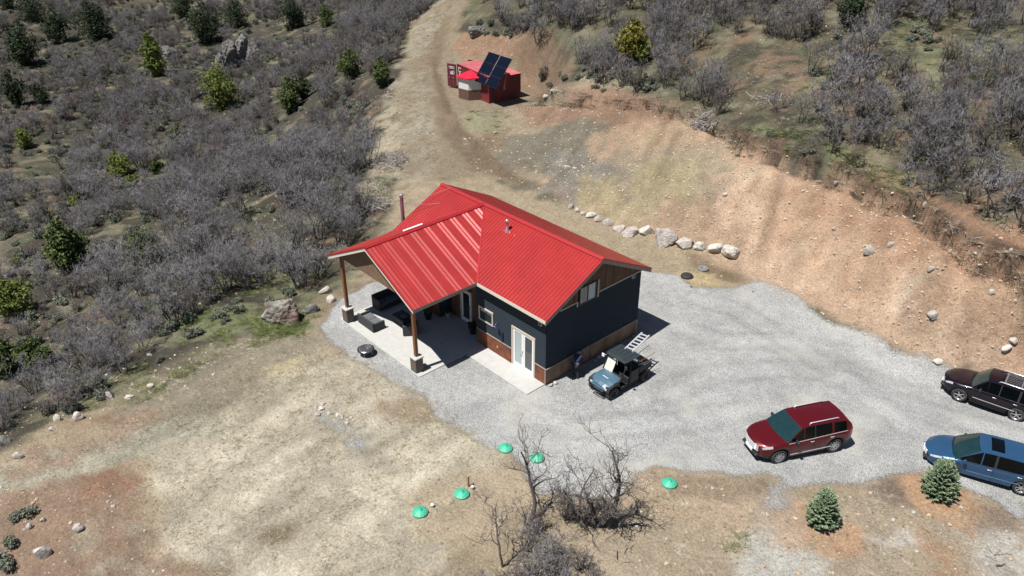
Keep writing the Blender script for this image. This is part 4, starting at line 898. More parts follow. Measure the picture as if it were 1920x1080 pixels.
gp_ += many([("470,595 560,600 590,615 560,632 480,630", 12), ("330,600 480,570 600,570 620,600 480,650 350,660", 1.8), ("1380,240 1500,240 1720,330 1700,365 1600,328 1480,298", 4), ("870,205 960,215 940,250 880,240", 1.2), ("380,520 520,490 560,540 420,560", 3), ("60,790 240,690 420,640 420,660 260,760", 2), ("1560,60 1900,30 1860,150 1650,200 1500,170", 1.0), ("1360,1010 1400,1000 1400,1050 1360,1050", 3)], 70, [2, 3, 3], .3, .85)
M_sod = mat('dark_sod', (.070, .052, .036), rough=.98, col2=(.12, .10, .055), vs=3)
TF.append(tuft(804, M_sod, 44, -.16, .34)); TF.append(tuft(805, M_sod, 40, .12, .3)); r_ = random.Random(77)
for (a, b_) in zip(crest[:-1], crest[1:]):
    L_ = math.dist(a[:2], b_[:2])
    for q in range(int(L_*7)):
        t_ = r_.random(); x, y = a[0]+(b_[0]-a[0])*t_+r_.gauss(0, .13), a[1]+(b_[1]-a[1])*t_+r_.gauss(0, .13)
        x -= .6*float(fbm(x, y, 2.2, 3, 5)); y -= .42*float(fbm(x, y, 2.2, 3, 5)); gp_.append((x, y, hz(x, y)+.04, r_.uniform(0, 6.28), r_.uniform(.3, .8), r_.choice([4, 4, 5, 1])))
print('tufts', len(gp_)); merged('grass', gp_, TF, 'dry straw, dark sod edges and patches of green grass', 'grass', [M_grassb, M_grassb, M_grassg, M_grassg, M_sod, M_sod])
# ================================================================ ROCKS
M_rock = objvar(mat('pale_rock', (.48, .44, .40), rough=.9, col2=(.27, .235, .20), vs=2.2, bump=.5, bs=9), .2, .02)
M_rockd = mat('lichen_rock', (.20, .19, .17), rough=.95, col2=(.085, .075, .07), vs=3.4, bump=.7, bs=8)
M_rockr = mat('lichen_red_rock', (.27, .26, .22), rough=.95, col2=(.16, .10, .085), vs=1.3, bump=.8, bs=7, lo=.4, hi=.6)
def rockmesh(seed, sx, sy, sz, m_, sub=4, amp=.32, cut=5, rough_=.06):
    bm = bmesh.new(); bmesh.ops.create_icosphere(bm, subdivisions=sub, radius=1); r = random.Random(seed)
    pl = [(Vector((r.gauss(0, 1), r.gauss(0, 1), r.gauss(0, .8))).normalized(), r.uniform(.55, .85)) for _ in range(cut+4)]
    off = Vector((seed*3.7, seed*1.3, 0))
    for v in bm.verts:
        p = v.co.normalized(); k = 1+amp*(mnoise.noise(p*1.3+off))
        for n_, d in pl:
            q = p.dot(n_)
            if q*k > d: k = k*.1+.9*d/q
        k *= 1+rough_*mnoise.noise(p*5+off)+rough_*.5*mnoise.noise(p*13+off); v.co = Vector((p.x*sx, p.y*sy, p.z*sz))*k
    me_ = bpy.data.meshes.new('rock'); bm.to_mesh(me_); bm.free(); me_.materials.append(m_); me_.polygons.foreach_set('use_smooth', [False]*len(me_.polygons)); return me_
def rock(px, py, wpx, hpx, label, m_=None, seed=0, name='rock', group=None, cat='rock', rz=None, sink=.3, sub=4, squash=None, **k):
    p = at(px, py); dep = proj(*p)[2]; w_ = wpx/FPX*dep/2; hh = hpx/FPX*dep/2/.8
    r = random.Random(seed); me_ = rockmesh(seed, w_*1.1, w_*r.uniform(.7, .95), hh*1.05, m_ or M_rock, sub, **k); a = YAW-pi/2 if rz is None else rz
    o = bpy.data.objects.new(name, me_); COL.objects.link(o); o.location = (p.x, p.y, p.z+hh*(1-sink)*.35); o.rotation_euler = (r.uniform(-.1, .1), r.uniform(-.1, .1), a); return tag(o, label, cat, group)
rock(531, 600, 66, 60, 'huge lichen-covered boulder with a reddish base on the green patch', M_rockr, 3, 'boulder', None, 'boulder', cut=4, amp=.4, rough_=.10, sub=5)
rock(583, 584, 28, 20, 'grey-purple rock right of the huge boulder', M_rockd, 4, 'boulder', None, 'boulder', rough_=.1)
rock(622, 563, 22, 13, 'flat pale rock near the left porch post', M_rock, 5); rock(612, 548, 24, 16, 'broken pale rock half hidden under twigs behind the left porch post', M_rock, 6)
for i, (px, py, w_, h_, lb_) in enumerate([(1372, 476, 36, 27, 'rounded white boulder at the right end of the retaining row'), (1339, 469, 30, 20, 'purplish flat boulder second from the right end of the row'), (1311, 464, 22, 20, 'small rounded tan boulder, third from the right end of the row'), (1283, 460, 38, 21, 'long pale grey boulder in the middle of the row'),
    (1247, 454, 48, 33, 'largest white angular boulder of the row'), (1211, 436, 30, 22, 'white-topped boulder left of the largest one'), (1184, 439, 30, 24, 'leaning tan slab in the boulder row'), (1161, 430, 24, 12, 'flat dark-edged slab in the boulder row'), (1140, 421, 22, 15, 'white rock left of the flat slab'), (1122, 414, 16, 13, 'small white rock in the thin end of the row'),
    (1108, 405, 20, 12, 'white rock between the small ones at the thin end of the row'), (1095, 402, 12, 9, 'fist-like pale rock at the thin end of the row'), (1082, 396, 12, 9, 'pale rock next to last at the far left of the row'), (1071, 390, 12, 9, 'pale rock at the very left end of the row')]):
    rock(px, py, w_*.98, h_*1.0, lb_, M_rock, 20+i, 'boulder', 'boulders in the retaining row behind the house', 'boulder', cut=6, rough_=.08)
for i, (px, py, w_, h_, lb_) in enumerate([(82, 1040, 34, 34, 'pointed white rock at the lower left'), (147, 992, 24, 18, 'pale oblong rock on the red soil'), (57, 990, 12, 16, 'small upright pale rock left of the oblong one'), (81, 976, 11, 11, 'smallest pale rock on the red soil'), (204, 746, 22, 18, 'pale rock at the thicket edge, upper'), (145, 786, 22, 20, 'pale angular rock at the thicket edge, middle'), (110, 788, 16, 16, 'grey rock left of the angular one at the thicket edge'), (36, 857, 18, 18, 'grey rock near the left photo edge'), (8, 832, 28, 22, 'dark rock on the left photo edge'), (282, 725, 14, 10, 'small white rock above the straw field'), (98, 806, 12, 10, 'small tan rock under the thicket edge'), (244, 745, 18, 8, 'flat white rock near the straw field corner'), (281, 667, 12, 8, 'small pale rock on the olive verge'),
    (1632, 473, 24, 18, 'grey rock alone high on the cut bank'), (1749, 592, 24, 14, 'white rock at the streaky part of the bank'), (1887, 655, 20, 14, 'pale rock low on the bank at right'), (1360, 366, 12, 7, 'small flat rock on the smooth part of the bank'), (1733, 388, 9, 9, 'white rock right under the crest'), (1746, 506, 16, 12, 'tan rock left of the row of chips on the bank'), (1860, 548, 14, 10, 'tan rock near the right photo edge on the bank'), (1782, 473, 9, 9, 'tiny white rock under the right crest'), (1893, 476, 8, 8, 'tiny pale rock at the far right crest'), (1567, 345, 10, 9, 'orange-pale rock under the crest, middle'), (1670, 459, 16, 10, 'round pale rock on the upper bank'), (1760, 679, 18, 8, 'flat white slab on the gravel edge'), (1565, 430, 10, 8, 'small tan rock in the pale streak of the bank'), (1900, 640, 18, 12, 'pink rock above the low pale one on the bank'),
    (1025, 182, 14, 8, 'flat white rock beside the panel shadow'), (1037, 172, 12, 7, 'small white rock right of the panel shadow'), (1064, 316, 14, 10, 'white rock in the rubble bowl'), (929, 250, 10, 6, 'white rock on the grassy verge under the container'), (1150, 130, 8, 6, 'pale rock on the wild slope')]):
    rock(px, py, w_, h_, lb_, M_rock if 'dark' not in lb_ else M_rockd, 60+i, 'rock', None, 'rock', sub=3, cut=6)
# outcrop on the far slope
oc = empty('rock_outcrop', at(440, 128), YAW-pi/2, 'large jagged grey rock outcrop with a dark cleft on the far left slope', 'rock')
dpo = proj(*at(440, 128))[2]/FPX
for i, (dx, dz, w_, h_, dy) in enumerate([(-22, 8, 26, 42, 0), (-8, 38, 26, 46, .5), (16, 46, 30, 40, 1.0), (32, 32, 24, 42, .8), (-30, 2, 18, 26, -.6), (8, 14, 30, 40, 1.6)]):
    me_ = rockmesh(90+i, w_*dpo*.62, w_*dpo*.5, h_*dpo*.62, M_rockd, 4, cut=7, rough_=.2); c = bpy.data.objects.new('crag', me_); COL.objects.link(c); c.parent = oc; c.location = (dx*dpo, dy*1.2, dz*dpo*.7)
rock(322, 108, 34, 32, 'smaller grey crag right of the upright olive juniper', M_rockd, 97, 'crag', None, 'rock', rough_=.2)
rock(1007, 22, 30, 20, 'grey rocks at the bank top above the containers', M_rockd, 98, 'crag', None, 'rock', rough_=.15); rock(895, 66, 34, 26, 'grey ledge rock above the container cut', M_rockd, 99, 'crag', None, 'rock', rough_=.15)
# loose stones: countless
ST = [rockmesh(400+i, 1, .8, .6, M_rock, 1, cut=5) for i in range(5)]
def stones(specs, seed, s0, s1, col):
    out = []; r = random.Random(seed)
    for i, (pp_, dens) in enumerate(specs):
        for (x, y) in scatter(pp_, dens, 0, seed+i):
            s_ = s0+(s1-s0)*r.random()**3.5; out.append((x, y, hz(x, y)+s_*.1, r.uniform(0, 6.28), s_, r.randrange(5)))
    return out
bankpx = "1300,215 1365,250 1480,305 1600,335 1715,380 1780,430 1850,470 1925,490 1925,735 1850,710 1700,662 1560,602 1440,535 1390,480 1300,440 1250,300"
sp_ = stones([(bankpx, 9.0), ("1480,305 1600,335 1715,380 1780,430 1925,490 1925,600 1700,520 1560,440", 5), ("1620,560 1700,520 1760,600 1700,640", 9), ("1000,190 1300,215 1300,440 1050,380 860,300 880,215", 4.5), ("960,300 1100,290 1200,300 1180,400 1060,385", 7), ("1080,390 1380,380 1400,470 1240,440", 6), ("850,90 960,62 1000,170 960,110 870,110", 8),
    ("1380,480 1440,530 1560,604 1700,665 1850,715 1925,735 1925,755 1680,672 1540,612 1420,545", 7), ("1180,910 1920,930 1920,1100 1180,1100", 3.5), ("-60,800 400,640 420,700 0,900", 2.0), ("-60,900 230,890 330,1100 -60,1100", 3), ("680,200 760,130 760,330 690,330", 3.5), (leftpx, .25), ("1250,60 1900,60 1900,460 1700,350 1380,240", .4), ("1100,440 1400,500 1340,540 1200,500", 2.0)], 900,   .03, .15, None)
print('stones', len(sp_)); M_clod = mat('tan_clod', (.50, .38, .27), rough=.95, col2=(.30, .21, .14), vs=1.1)
sp_ = [(x, y, z, a, s__, (k if rs_.random() < (.25 if abs(y-30) < 200 and x > -12 and y > 12 else .5) else k+5)) for rs_ in [random.Random(3)] for (x, y, z, a, s__, k) in sp_]
merged('loose_stones', sp_, ST+ST, 'loose pale and tan stones strewn over the bank and dirt', 'stones', [M_rock]*5+[M_clod]*5)
sp_ = stones([("565,765 600,745 612,775 580,785", 10), ("600,775 660,765 670,800 640,790", 9), ("1030,712 1060,700 1080,712 1040,722", 8)], 950, .09, .24, None)
for i, q in enumerate(sp_[:26]):
    o = bpy.data.objects.new('stone', ST[q[5]]); COL.objects.link(o); o.location = q[:3]; o.scale = (q[4],)*3; o.rotation_euler.z = q[3]; tag(o, 'white stone in the scattered heap on the straw field', 'stone', 'white stones in the heap on the straw field')
for i in range(11):   # row against the gable wall
    o = bpy.data.objects.new('stone', ST[i % 5]); COL.objects.link(o); o.location = (.28+.1*sin(i*3), (.12, .45, .25, 3.5, 3.9, 4.35, 4.9, 5.4, 5.9, 6.4, 6.9)[i], .08); s_ = .13+.05*sin(i*2.1); o.scale = (s_,)*3; o.rotation_euler.z = i*1.1
    tag(o, 'round field stone lying at the foot of the gable wall', 'stone', 'stones along the foot of the gable wall')
# ================================================================ DEAD WOOD
M_dead = mat('grey_dead_wood', (.30, .27, .25), rough=.9, var=.3, vs=6)
def pile(px, py, n, R, seed, label, m_=M_dead, hgt=.6, ln=1.4, name='brush_pile', th=.022):
    p = at(px, py); r = np.random.default_rng(seed); T_ = Twig()
    for i in range(n):
        a = r.uniform(0, 6.28); q = r.uniform(0, 1)**.6*R; c = np.array([cos(a)*q, sin(a)*q, .05+r.random()*hgt*(1-q/R*.8)]); d = np.array([*r.normal(0, 1, 2), r.normal(0, .28)]); d /= np.linalg.norm(d)
        pts, de = limb(r, c-d*ln*.5, d, ln*r.uniform(.4, 1.2), 5, .22, 0); t_ = th*r.uniform(.4, 1.4); T_.seg(pts, [t_, t_, t_*.8, t_*.6, t_*.4, t_*.2], 4)
        for k in range(2): p2, _ = limb(r, pts[r.integers(1, 5)], de+r.normal(0, .7, 3), ln*.35, 3, .3, .02); T_.seg(p2, [t_*.5, t_*.4, t_*.3, t_*.1], 3)
    o = bpy.data.objects.new(name, T_.mesh(name, m_)); COL.objects.link(o); o.location = p; return tag(o, label, 'dead wood')
pile(745, 305, 150, 1.9, 1, 'heap of bleached dead branches beside the track')
pile(716, 385, 60, 1.2, 2, 'smaller heap of dead branches and roots behind the porch roof', th=.03)
pile(700, 360, 380, 1.6, 3, 'heap of cut straw-coloured grass above the porch roof', M_grassb, .7, .8, 'straw_heap', .012)
o = pile(1325, 232, 70, .9, 4, 'bleached uprooted stump hanging over the bank edge', M_dead, .5, 1.9, 'stump', .035); o.rotation_euler = (.5, -.3, 0)
pile(1440, 190, 22, 1.2, 5, 'few grey fallen branches on the hill left of the grassy clearing', ln=1.8); pile(1545, 165, 16, 1.0, 6, 'pale twisted branches lying on the hill', ln=1.5)
pile(1000, 1075, 30, .9, 7, 'pale snapped branches at the foot of the small twisted oak', ln=1.1); pile(1165, 1050, 5, .5, 8, 'single pale crooked branch on the dirt at the bottom', ln=.9)
pile(1885, 1050, 5, .5, 9, 'dark snapped branch at the lower right', M_barkd, .1, 1.2); pile(1810, 440, 18, 1.2, 10, 'bare roots sticking out of the right crest', M_dead, .4, 1.3); pile(1710, 372, 12, .7, 11, 'dark roots poking out of the middle crest', M_barkd, .3, 1.0)
# ================================================================ YARD THINGS
M_lid = mat('green_plastic_lid', (.012, .40, .23), rough=.5, col2=(.09, .36, .24), vs=4); M_lid2 = mat('green_plastic_faded', (.05, .40, .25), rough=.5, var=.1)
for px, py, lb_ in ((788, 962, 'green septic riser lid nearest the bottom left of the group'), (866, 928, 'green septic riser lid beside the wooden stake'), (948, 842, 'green septic riser lid at the corner of the gravel'), (1007, 860, 'green septic riser lid behind the slim crooked oak'), (1255, 908, 'green septic riser lid alone right of the gnarled oaks')):
    p = at(px, py); m_ = MB(); m_.lathe([(.33, -.1), (.335, .05), (.34, .09), (.31, .115), (.29, .115), (.27, .14), (.16, .19), (.07, .205), (.07, .225), (.0, .23)], 36)
    for k in range(12): a = k*pi/6; m_.box(-.012, .17, .16, .012, .29, .145+.01, Matrix.Rotation(a, 4, 'Z'))
    o = m_.build('septic_lid', M_lid, None, True); o.location = (p.x, p.y, p.z); tag(o, lb_, 'lid', 'green septic lids')
    bt = MB(); 
    for k in range(6): a = k*pi/3; bt.lathe([(.0, .13), (.014, .13), (.014, .115)], 6, Matrix.Translation((.315*cos(a), .315*sin(a), 0)))
    bt.build('bolts', M_steel, o)
p = at(878, 912); s_ = MB(); s_.box(-.045, -.045, -.2, .045, .045, .62, b=.008); o = s_.build('stake', mat('yellow_wood_post', (.36, .24, .10), rough=.8, var=.15, streak=(5, 5, .5))); o.location = p; tag(o, 'short yellowish wooden stake behind the second green lid', 'stake')
for px, py, lb_ in ((811, 951, 'white vent pipe cap between the left two green lids'), (886, 917, 'white vent pipe cap at the foot of the wooden stake')):
    p = at(px, py); s_ = MB(); s_.lathe([(.055, -.1), (.055, .12), (.075, .125), (.075, .18), (.0, .2)], 16); o = s_.build('vent_pipe', M_white, None, True); o.location = p; tag(o, lb_, 'pipe')
# discs on the dirt behind the house
p = at(1288, 519); s_ = MB(); s_.lathe([(.0, .16), (.2, .18), (.36, .15), (.42, .05), (.36, .0)], 22); o = s_.build('black_tub', mat('black_rubber', (.02, .02, .021), rough=.75, var=.3), None, True); o.location = p; tag(o, 'upturned black rubber tub on the dirt by the gravel edge', 'tub')
p = at(1318, 505); s_ = MB(); s_.lathe([(.12, .02), (.14, .10), (.2, .12), (.3, .14), (.36, .11), (.37, .05), (.34, .0)], 26); s_.lathe([(0, .05), (.12, .05)], 26); o = s_.build('old_wheel', mat('dusty_tyre', (.16, .155, .15), rough=.85, var=.2), None, True); o.location = p; tag(o, 'dusty grey wheel lying flat behind the black tub', 'wheel')
for px, py, sz in ((1296, 538, .09), (1412, 547, .06), (622, 548, .06), (1265, 545, .04)):
    p = at(px, py); me_ = rockmesh(int(px), sz*1.4, sz, sz*.7, M_dark, 2); o = bpy.data.objects.new('dark_lump', me_); COL.objects.link(o); o.location = p; tag(o, {1296: 'small black lump on the gravel below the upturned tub', 1412: 'small black lump on the gravel at the top of the yard', 622: 'black lump of debris near the rocks by the left post', 1265: 'tiny black scrap on the gravel behind the house'}[px], 'debris')
# ================================================================ CONTAINERS, SHED AND SOLAR ARRAY
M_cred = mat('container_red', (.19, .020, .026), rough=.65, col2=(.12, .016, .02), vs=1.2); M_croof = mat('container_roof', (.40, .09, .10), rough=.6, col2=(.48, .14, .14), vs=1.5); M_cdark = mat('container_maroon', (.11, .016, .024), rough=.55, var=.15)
M_mark = mat('container_marking', (.72, .68, .66), rough=.6, var=.1)
def P2(px, py, z):
    q = unz(px, py, z); return Vector(q)
ZC = YPAD.z
def hd(a, b_): d = b_-a; return math.atan2(d.y, d.x)
def container(loc, rz, L_, label, roofm, marks):
    "origin at the door-end left bottom corner, +x along the long side, +y across"
    W_, H_ = 2.44, 2.59; o = empty('shipping_container', loc, rz, label, 'container')
    s_ = MB()
    def wal(p0_, p1_, out):
        p0_, p1_ = Vector(p0_), Vector(p1_); n_ = int((p1_-p0_).length/.28); d = (p1_-p0_)/n_; ov = Vector(out)
        for i in range(n_):
            a = p0_+d*i; q = [a, a+d*.25, a+d*.5, a+d*.75, a+d]; off = [0, -.036, -.036, 0, 0]
            for j in range(4): A_, B_ = q[j]+ov*off[j], q[j+1]+ov*off[j+1]; s_.quad([A_, B_, B_+Vector((0, 0, H_-.3)), A_+Vector((0, 0, H_-.3))])
    wal((.12, .03, .16), (L_-.12, .03, .16), (0, -1, 0)); wal((L_-.12, W_-.03, .16), (.12, W_-.03, .16), (0, 1, 0)); wal((L_-.03, .12, .16), (L_-.03, W_-.12, .16), (1, 0, 0))
    s_.build('corrugated_wall', M_cred, o)
    f = MB()
    for x, y in ((0, 0), (L_-.14, 0), (0, W_-.14), (L_-.14, W_-.14)): f.box(x, y, 0, x+.14, y+.14, H_-.02, b=.01)
    for y in (0.01, W_-.13): f.box(.14, y, .0, L_-.14, y+.12, .16); f.box(.14, y, H_-.15, L_-.14, y+.12, H_-.02)
    for x in (.01, L_-.13): f.box(x, .14, .0, x+.12, W_-.14, .16); f.box(x, .14, H_-.15, x+.12, W_-.14, H_-.02)
    f.build('frame', M_cred, o)
    t = MB(); n_ = int(L_/.2)
    for i in range(n_):
        x0, x1 = i*L_/n_, (i+1)*L_/n_; h0 = H_+(.015 if i % 2 else 0); t.quad([(x0, 0, H_-.015), (x0+.03, 0, h0), (x0+.03, W_, h0), (x0, W_, H_-.015)]); t.quad([(x0+.03, 0, h0), (x1, 0, h0), (x1, W_, h0), (x0+.03, W_, h0)]); t.quad([(x1, 0, h0), (x1, 0, H_-.015), (x1, W_, H_-.015), (x1, W_, h0)])
    t.build('roof', roofm, o)
    for k in (0, 1):
        d = MB(); y0, y1 = (.13, W_/2-.01) if k == 0 else (W_/2+.01, W_-.13); d.box(-.02, y0, .14, .05, y1, H_-.14, b=.008)
        for z in (.35, .9, 1.25, 1.9, 2.25): d.box(-.035, y0+.04, z, -.018, y1-.04, z+.05)
        do = d.build('door', M_cdark, o); hy = .02 if k == 0 else W_-.02; hm = Matrix.Translation((-.03, hy, 0)) @ Matrix.Rotation(radians(116 if k == 0 else -70), 4, 'Z') @ Matrix.Translation((0, -hy, 0)); do.matrix_local = hm
        b_ = MB()
        for y in (y0+.3, y1-.32): b_.tube([(-.06, y, .1), (-.06, y, H_-.1)], .018, 6); b_.box(-.075, y-.05, 1.05, -.045, y+.2, 1.09)
        b_.build('lock_rod', mat('lock_rod', (.40, .12, .13), rough=.5), do)
        if marks:
            m_ = MB(); rr2 = random.Random(3+k)
            for z, h_ in ((2.12, .10), (1.98, .08)):
                y = y0+.2
                while y < y1-.25: w_ = rr2.uniform(.05, .1); m_.box(-.045, y, z, -.037, y+w_, z+h_); y += w_+.03
            for j in range(3): m_.box(-.045, y0+.22+j*.17, 1.40, -.037, y0+.33+j*.17, 1.82-.06*j*(k == 0))
            m_.build('marking', M_mark, do)
    return o
# the container lies across the view: long side with letters towards the house, doors open at its left end
CRZ = radians(-9); P1c = Vector((-33.66, 25.24, ZC)); P0c = P1c-Vector((cos(CRZ), sin(CRZ), 0))*6.06
ca1 = container(P0c, CRZ, 6.06, 'red shipping container with a pink-red faded roof and its lettered door swung open', M_croof, True)
m_ = MB()
def strokes(mb, segs, x0, z0, w_, h_, th, y=-.012):
    for (a, b_, c, d) in segs:
        A_ = Vector((x0+a*w_, y, z0+b_*h_)); B_ = Vector((x0+c*w_, y, z0+d*h_)); dd = (B_-A_).normalized()*th*.5; pp_ = Vector((-dd.z, 0, dd.x)); A_ -= dd; B_ += dd
        mb.raw([A_-pp_, B_-pp_, B_+pp_, A_+pp_, *[q+Vector((0, -.006, 0)) for q in (A_-pp_, B_-pp_, B_+pp_, A_+pp_)]], [(4, 5, 6, 7), (0, 1, 5, 4), (1, 2, 6, 5), (2, 3, 7, 6), (3, 0, 4, 7)])
GL = {'C': [(1, .85, .8, 1), (.8, 1, .2, 1), (.2, 1, 0, .8), (0, .8, 0, .2), (0, .2, .2, 0), (.2, 0, .8, 0), (.8, 0, 1, .15)], 'A': [(0, 0, .5, 1), (.5, 1, 1, 0), (.2, .35, .8, .35)], 'I': [(.5, 0, .5, 1)]}
for ch, z in (('C', 1.85), ('A', 1.30), ('I', .78)): strokes(m_, GL[ch], .35, z, .42, .42, .085, -.004)
m_.build('lettering', M_mark, ca1)
# back lean-to, shed, solar array
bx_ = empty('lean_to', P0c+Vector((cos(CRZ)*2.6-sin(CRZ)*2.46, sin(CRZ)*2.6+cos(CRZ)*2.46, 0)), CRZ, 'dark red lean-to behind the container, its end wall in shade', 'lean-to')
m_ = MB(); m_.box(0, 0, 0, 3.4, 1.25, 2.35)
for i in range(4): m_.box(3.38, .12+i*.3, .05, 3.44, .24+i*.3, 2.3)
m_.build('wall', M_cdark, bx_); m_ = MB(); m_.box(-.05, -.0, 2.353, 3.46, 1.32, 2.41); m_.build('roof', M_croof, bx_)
m_ = MB(); m_.box(6.08, 1.6, 1.15, 6.2, 1.8, 1.5); m_.build('electric_box', M_grybrn, ca1); m_ = MB(); m_.tube([(6.12, 1.7, 1.5), (6.12, 1.9, 2.3), (6.0, 2.2, 2.62)], .02, 5); m_.build('conduit', M_steel, ca1)
sh = empty('shed', (-36.3, 25.6, ZC), 0, 'small shed with bright red roof, white upper boards and rusty lower wall', 'shed')
fp = [(-37.08, 24.27), (-35.80, 24.46), (-34.75, 26.1), (-35.4, 27.9), (-37.7, 27.0)]
fp = [(x+36.3, y-25.6) for x, y in fp]
def ring(mb, z0, z1, e=0, hs=None):
    n_ = len(fp); 
    for i in range(n_):
        a, b_ = Vector((*fp[i], 0)), Vector((*fp[(i+1) % n_], 0)); mb.quad([a+nz*z0, b_+nz*z0, b_+nz*(z1+(.0 if hs is None else hs[(i)])), a+nz*(z1+(0 if hs is None else hs[i]))])
m_ = MB(); ring(m_, -.2, .98); m_.build('lower_wall', mat('rust_brown_wall', (.15, .07, .045), rough=.8, col2=(.09, .045, .035), vs=3, streak=(3, 3, .4)), sh)
m_ = MB(); fp_ = [((x)*.985, (y)*.985) for x, y in fp]; sv = fp; fp = fp_; ring(m_, .982, 2.12); fp = sv; m_.build('upper_wall', mat('offwhite_boards', (.62, .60, .56), rough=.7, var=.12, vs=3, streak=(1, 1, 9)), sh)
m_ = MB(); 
for a, b_ in ((fp[0], fp[1]), (fp[1], fp[2])): A_, B_ = Vector((*a, 1.0)), Vector((*b_, 1.0)); d = (B_-A_).normalized(); nrm = Vector((d.y, -d.x, 0))*.02; m_.quad([A_+nrm-nz*.03, B_+nrm-nz*.03, B_+nrm+nz*.03, A_+nrm+nz*.03])
m_.build('wall_trim', M_grybrn, sh)
q = [(-37.2, 24.08, 4.42), (-35.66, 24.28, 4.42), (-34.5, 26.1, 4.56), tuple(unz(910, 129, 4.85)), tuple(unz(890, 127.5, 4.83))]; c0 = Vector((-36.3, 25.6, ZC)); m_ = MB(); q = [Vector(p)-c0 for p in q]; q[3].z = 4.84-ZC; n_ = 5
m_.raw(q+[p-nz*.12 for p in q], [(0, 1, 2, 3, 4), (9, 8, 7, 6, 5)]+[(i, i+5, (i+1) % 5+5, (i+1) % 5) for i in range(5)]); m_.build('roof', mat('bright_red_roof', (.60, .012, .035), rough=.45, var=.05, vs=2), sh)
# solar array
ar = empty('solar_array', (-33.45, 25.75, ZC), 0, 'two-column dark blue solar array tilted on a pole above the short container', 'solar panel')
Mx = Matrix.Translation((-33.78+33.45, 25.89-25.75, 5.40-ZC)) @ Matrix.Rotation(-.076, 4, 'Z') @ Matrix.Rotation(.908, 4, 'X')
M_cell = mat('solar_cells', (.002, .003, .009), rough=.3, col2=(.004, .006, .016), vs=30, spec=.25); M_alu = mat('dark_panel_frame', (.015, .015, .02), rough=.5, metal=.2)
for c in (-1, 1):
    for r_ in range(3):
        x0 = -1.80 if c < 0 else .07; x1 = x0+1.73; y0 = -1.62+r_*1.04; y1 = y0+1.035
        p_ = MB(); p_.box(x0, y0, -.02, x1, y1, .02, Mx); po = p_.build('panel_frame', M_alu, ar); g = MB(); g.box(x0+.02, y0+.02, .018, x1-.02, y1-.02, .024, Mx); g.build('cells', M_cell, po)
m_ = MB(); m_.box(-.03, -1.45, -.06, .03, 1.45, -.02, Mx); 
for y in (-1.1, 0, 1.1): m_.box(-1.75, y-.03, -.12, 1.75, y+.03, -.06, Mx)
m_.build('rail', M_steel, ar); m_ = MB(); m_.tube([(0, -.05, -.2), (0, -.05, 2.7), (-.33, .14, 3.05)], .075, 10); m_.build('pole', M_dark, ar)
m_ = MB(); m_.tube([(0, -.05, 1.2), (.9, .2, 2.9)], .03, 6); m_.tube([(0, -.05, 1.2), (-1.0, -.5, 2.6)], .03, 6); m_.build('strut', M_dark, ar)
# ================================================================ VEHICLES
M_tyre = mat('tyre_rubber', (.028, .027, .026), rough=.85, col2=(.10, .09, .075), vs=5, lo=.45, hi=.75); M_rim = mat('alloy_rim', (.58, .58, .60), rough=.28, metal=.8, var=.05); M_chrome = mat('chrome', (.72, .72, .74), rough=.25, metal=.45, var=.02)
M_cgl = mat('car_glass', (.002, .003, .0035), rough=.08, spec=.28, coat=0, var=.1); M_wsg = mat('windscreen_glass', (.010, .030, .034), rough=.06, spec=.5, coat=.1, var=.15, vs=3); M_trim = mat('black_trim', (.018, .018, .019), rough=.6); M_lamp = mat('lamp_lens', (.42, .42, .41), rough=.1, coat=.8, spec=.8); M_tail = mat('tail_lens', (.35, .01, .012), rough=.15, coat=.6); M_under = mat('underbody', (.01, .01, .01), rough=.9)
def lerp(xx, pts):
    for (a, b_), (c, d) in zip(pts[:-1], pts[1:]):
        if xx <= c: t = (xx-a)/(c-a) if c > a else 0; return b_+(d-b_)*max(0, min(1, t))
    return pts[-1][1]
def wheel(parent, x, y, R, wd, rimm, spokes=10, knob=False, rr=.68):
    s = 1 if y > 0 else -1; o = empty('wheel', (x, y, R)); o.parent = parent
    M = Matrix.Rotation(-pi/2*s, 4, 'X')
    t = MB(); h = wd/2; t.lathe([(R*rr*.98, -h), (R*.90, -h), (R*.98, -h*.75), (R, -h*.45), (R, h*.45), (R*.98, h*.75), (R*.90, h*1.0), (R*rr*1.02, h), (R*rr, h*.8)], 30, M)
    if knob:
        for k in range(22):
            for sd in (-1, 1): a = (k+(.5 if sd > 0 else 0))*2*pi/22; t.box(R*.97, -.035, sd*h*.5-h*.38, R*1.035, .035, sd*h*.5+h*.38, M @ Matrix.Rotation(a, 4, 'Z'))
    t.build('tyre', M_tyre, o, False if knob else True)
    r = MB(); rr_ = R*rr; r.lathe([(rr_, -h*.9), (rr_, h*.8), (rr_*.93, h*.78), (rr_*.9, h*.3), (rr_*.9, -h*.5)], 30, M); 
    r.lathe([(rr_*.9, h*.05), (0, h*.05)], 20, M)
    rb = r.build('rim', rimm if not knob else M_dark, o, True)
    sp = MB()
    for k in range(spokes): a = k*2*pi/spokes; sp.prism([(rr_*.12, -rr_*.10), (rr_*.92, -rr_*.085), (rr_*.92, rr_*.085), (rr_*.12, rr_*.10)], h*.35, h*.72, 'z', M @ Matrix.Rotation(a, 4, 'Z'))
    sp.lathe([(rr_*.22, h*.3), (rr_*.2, h*.8), (0, h*.85)], 12, M); fixn(sp.build('spokes', rimm, o))
    dk2 = MB(); dk2.lathe([(rr_*.88, h*.1), (0, h*.1)], 20, M); dk2.build('brake_disc', M_trim, o)
    return o
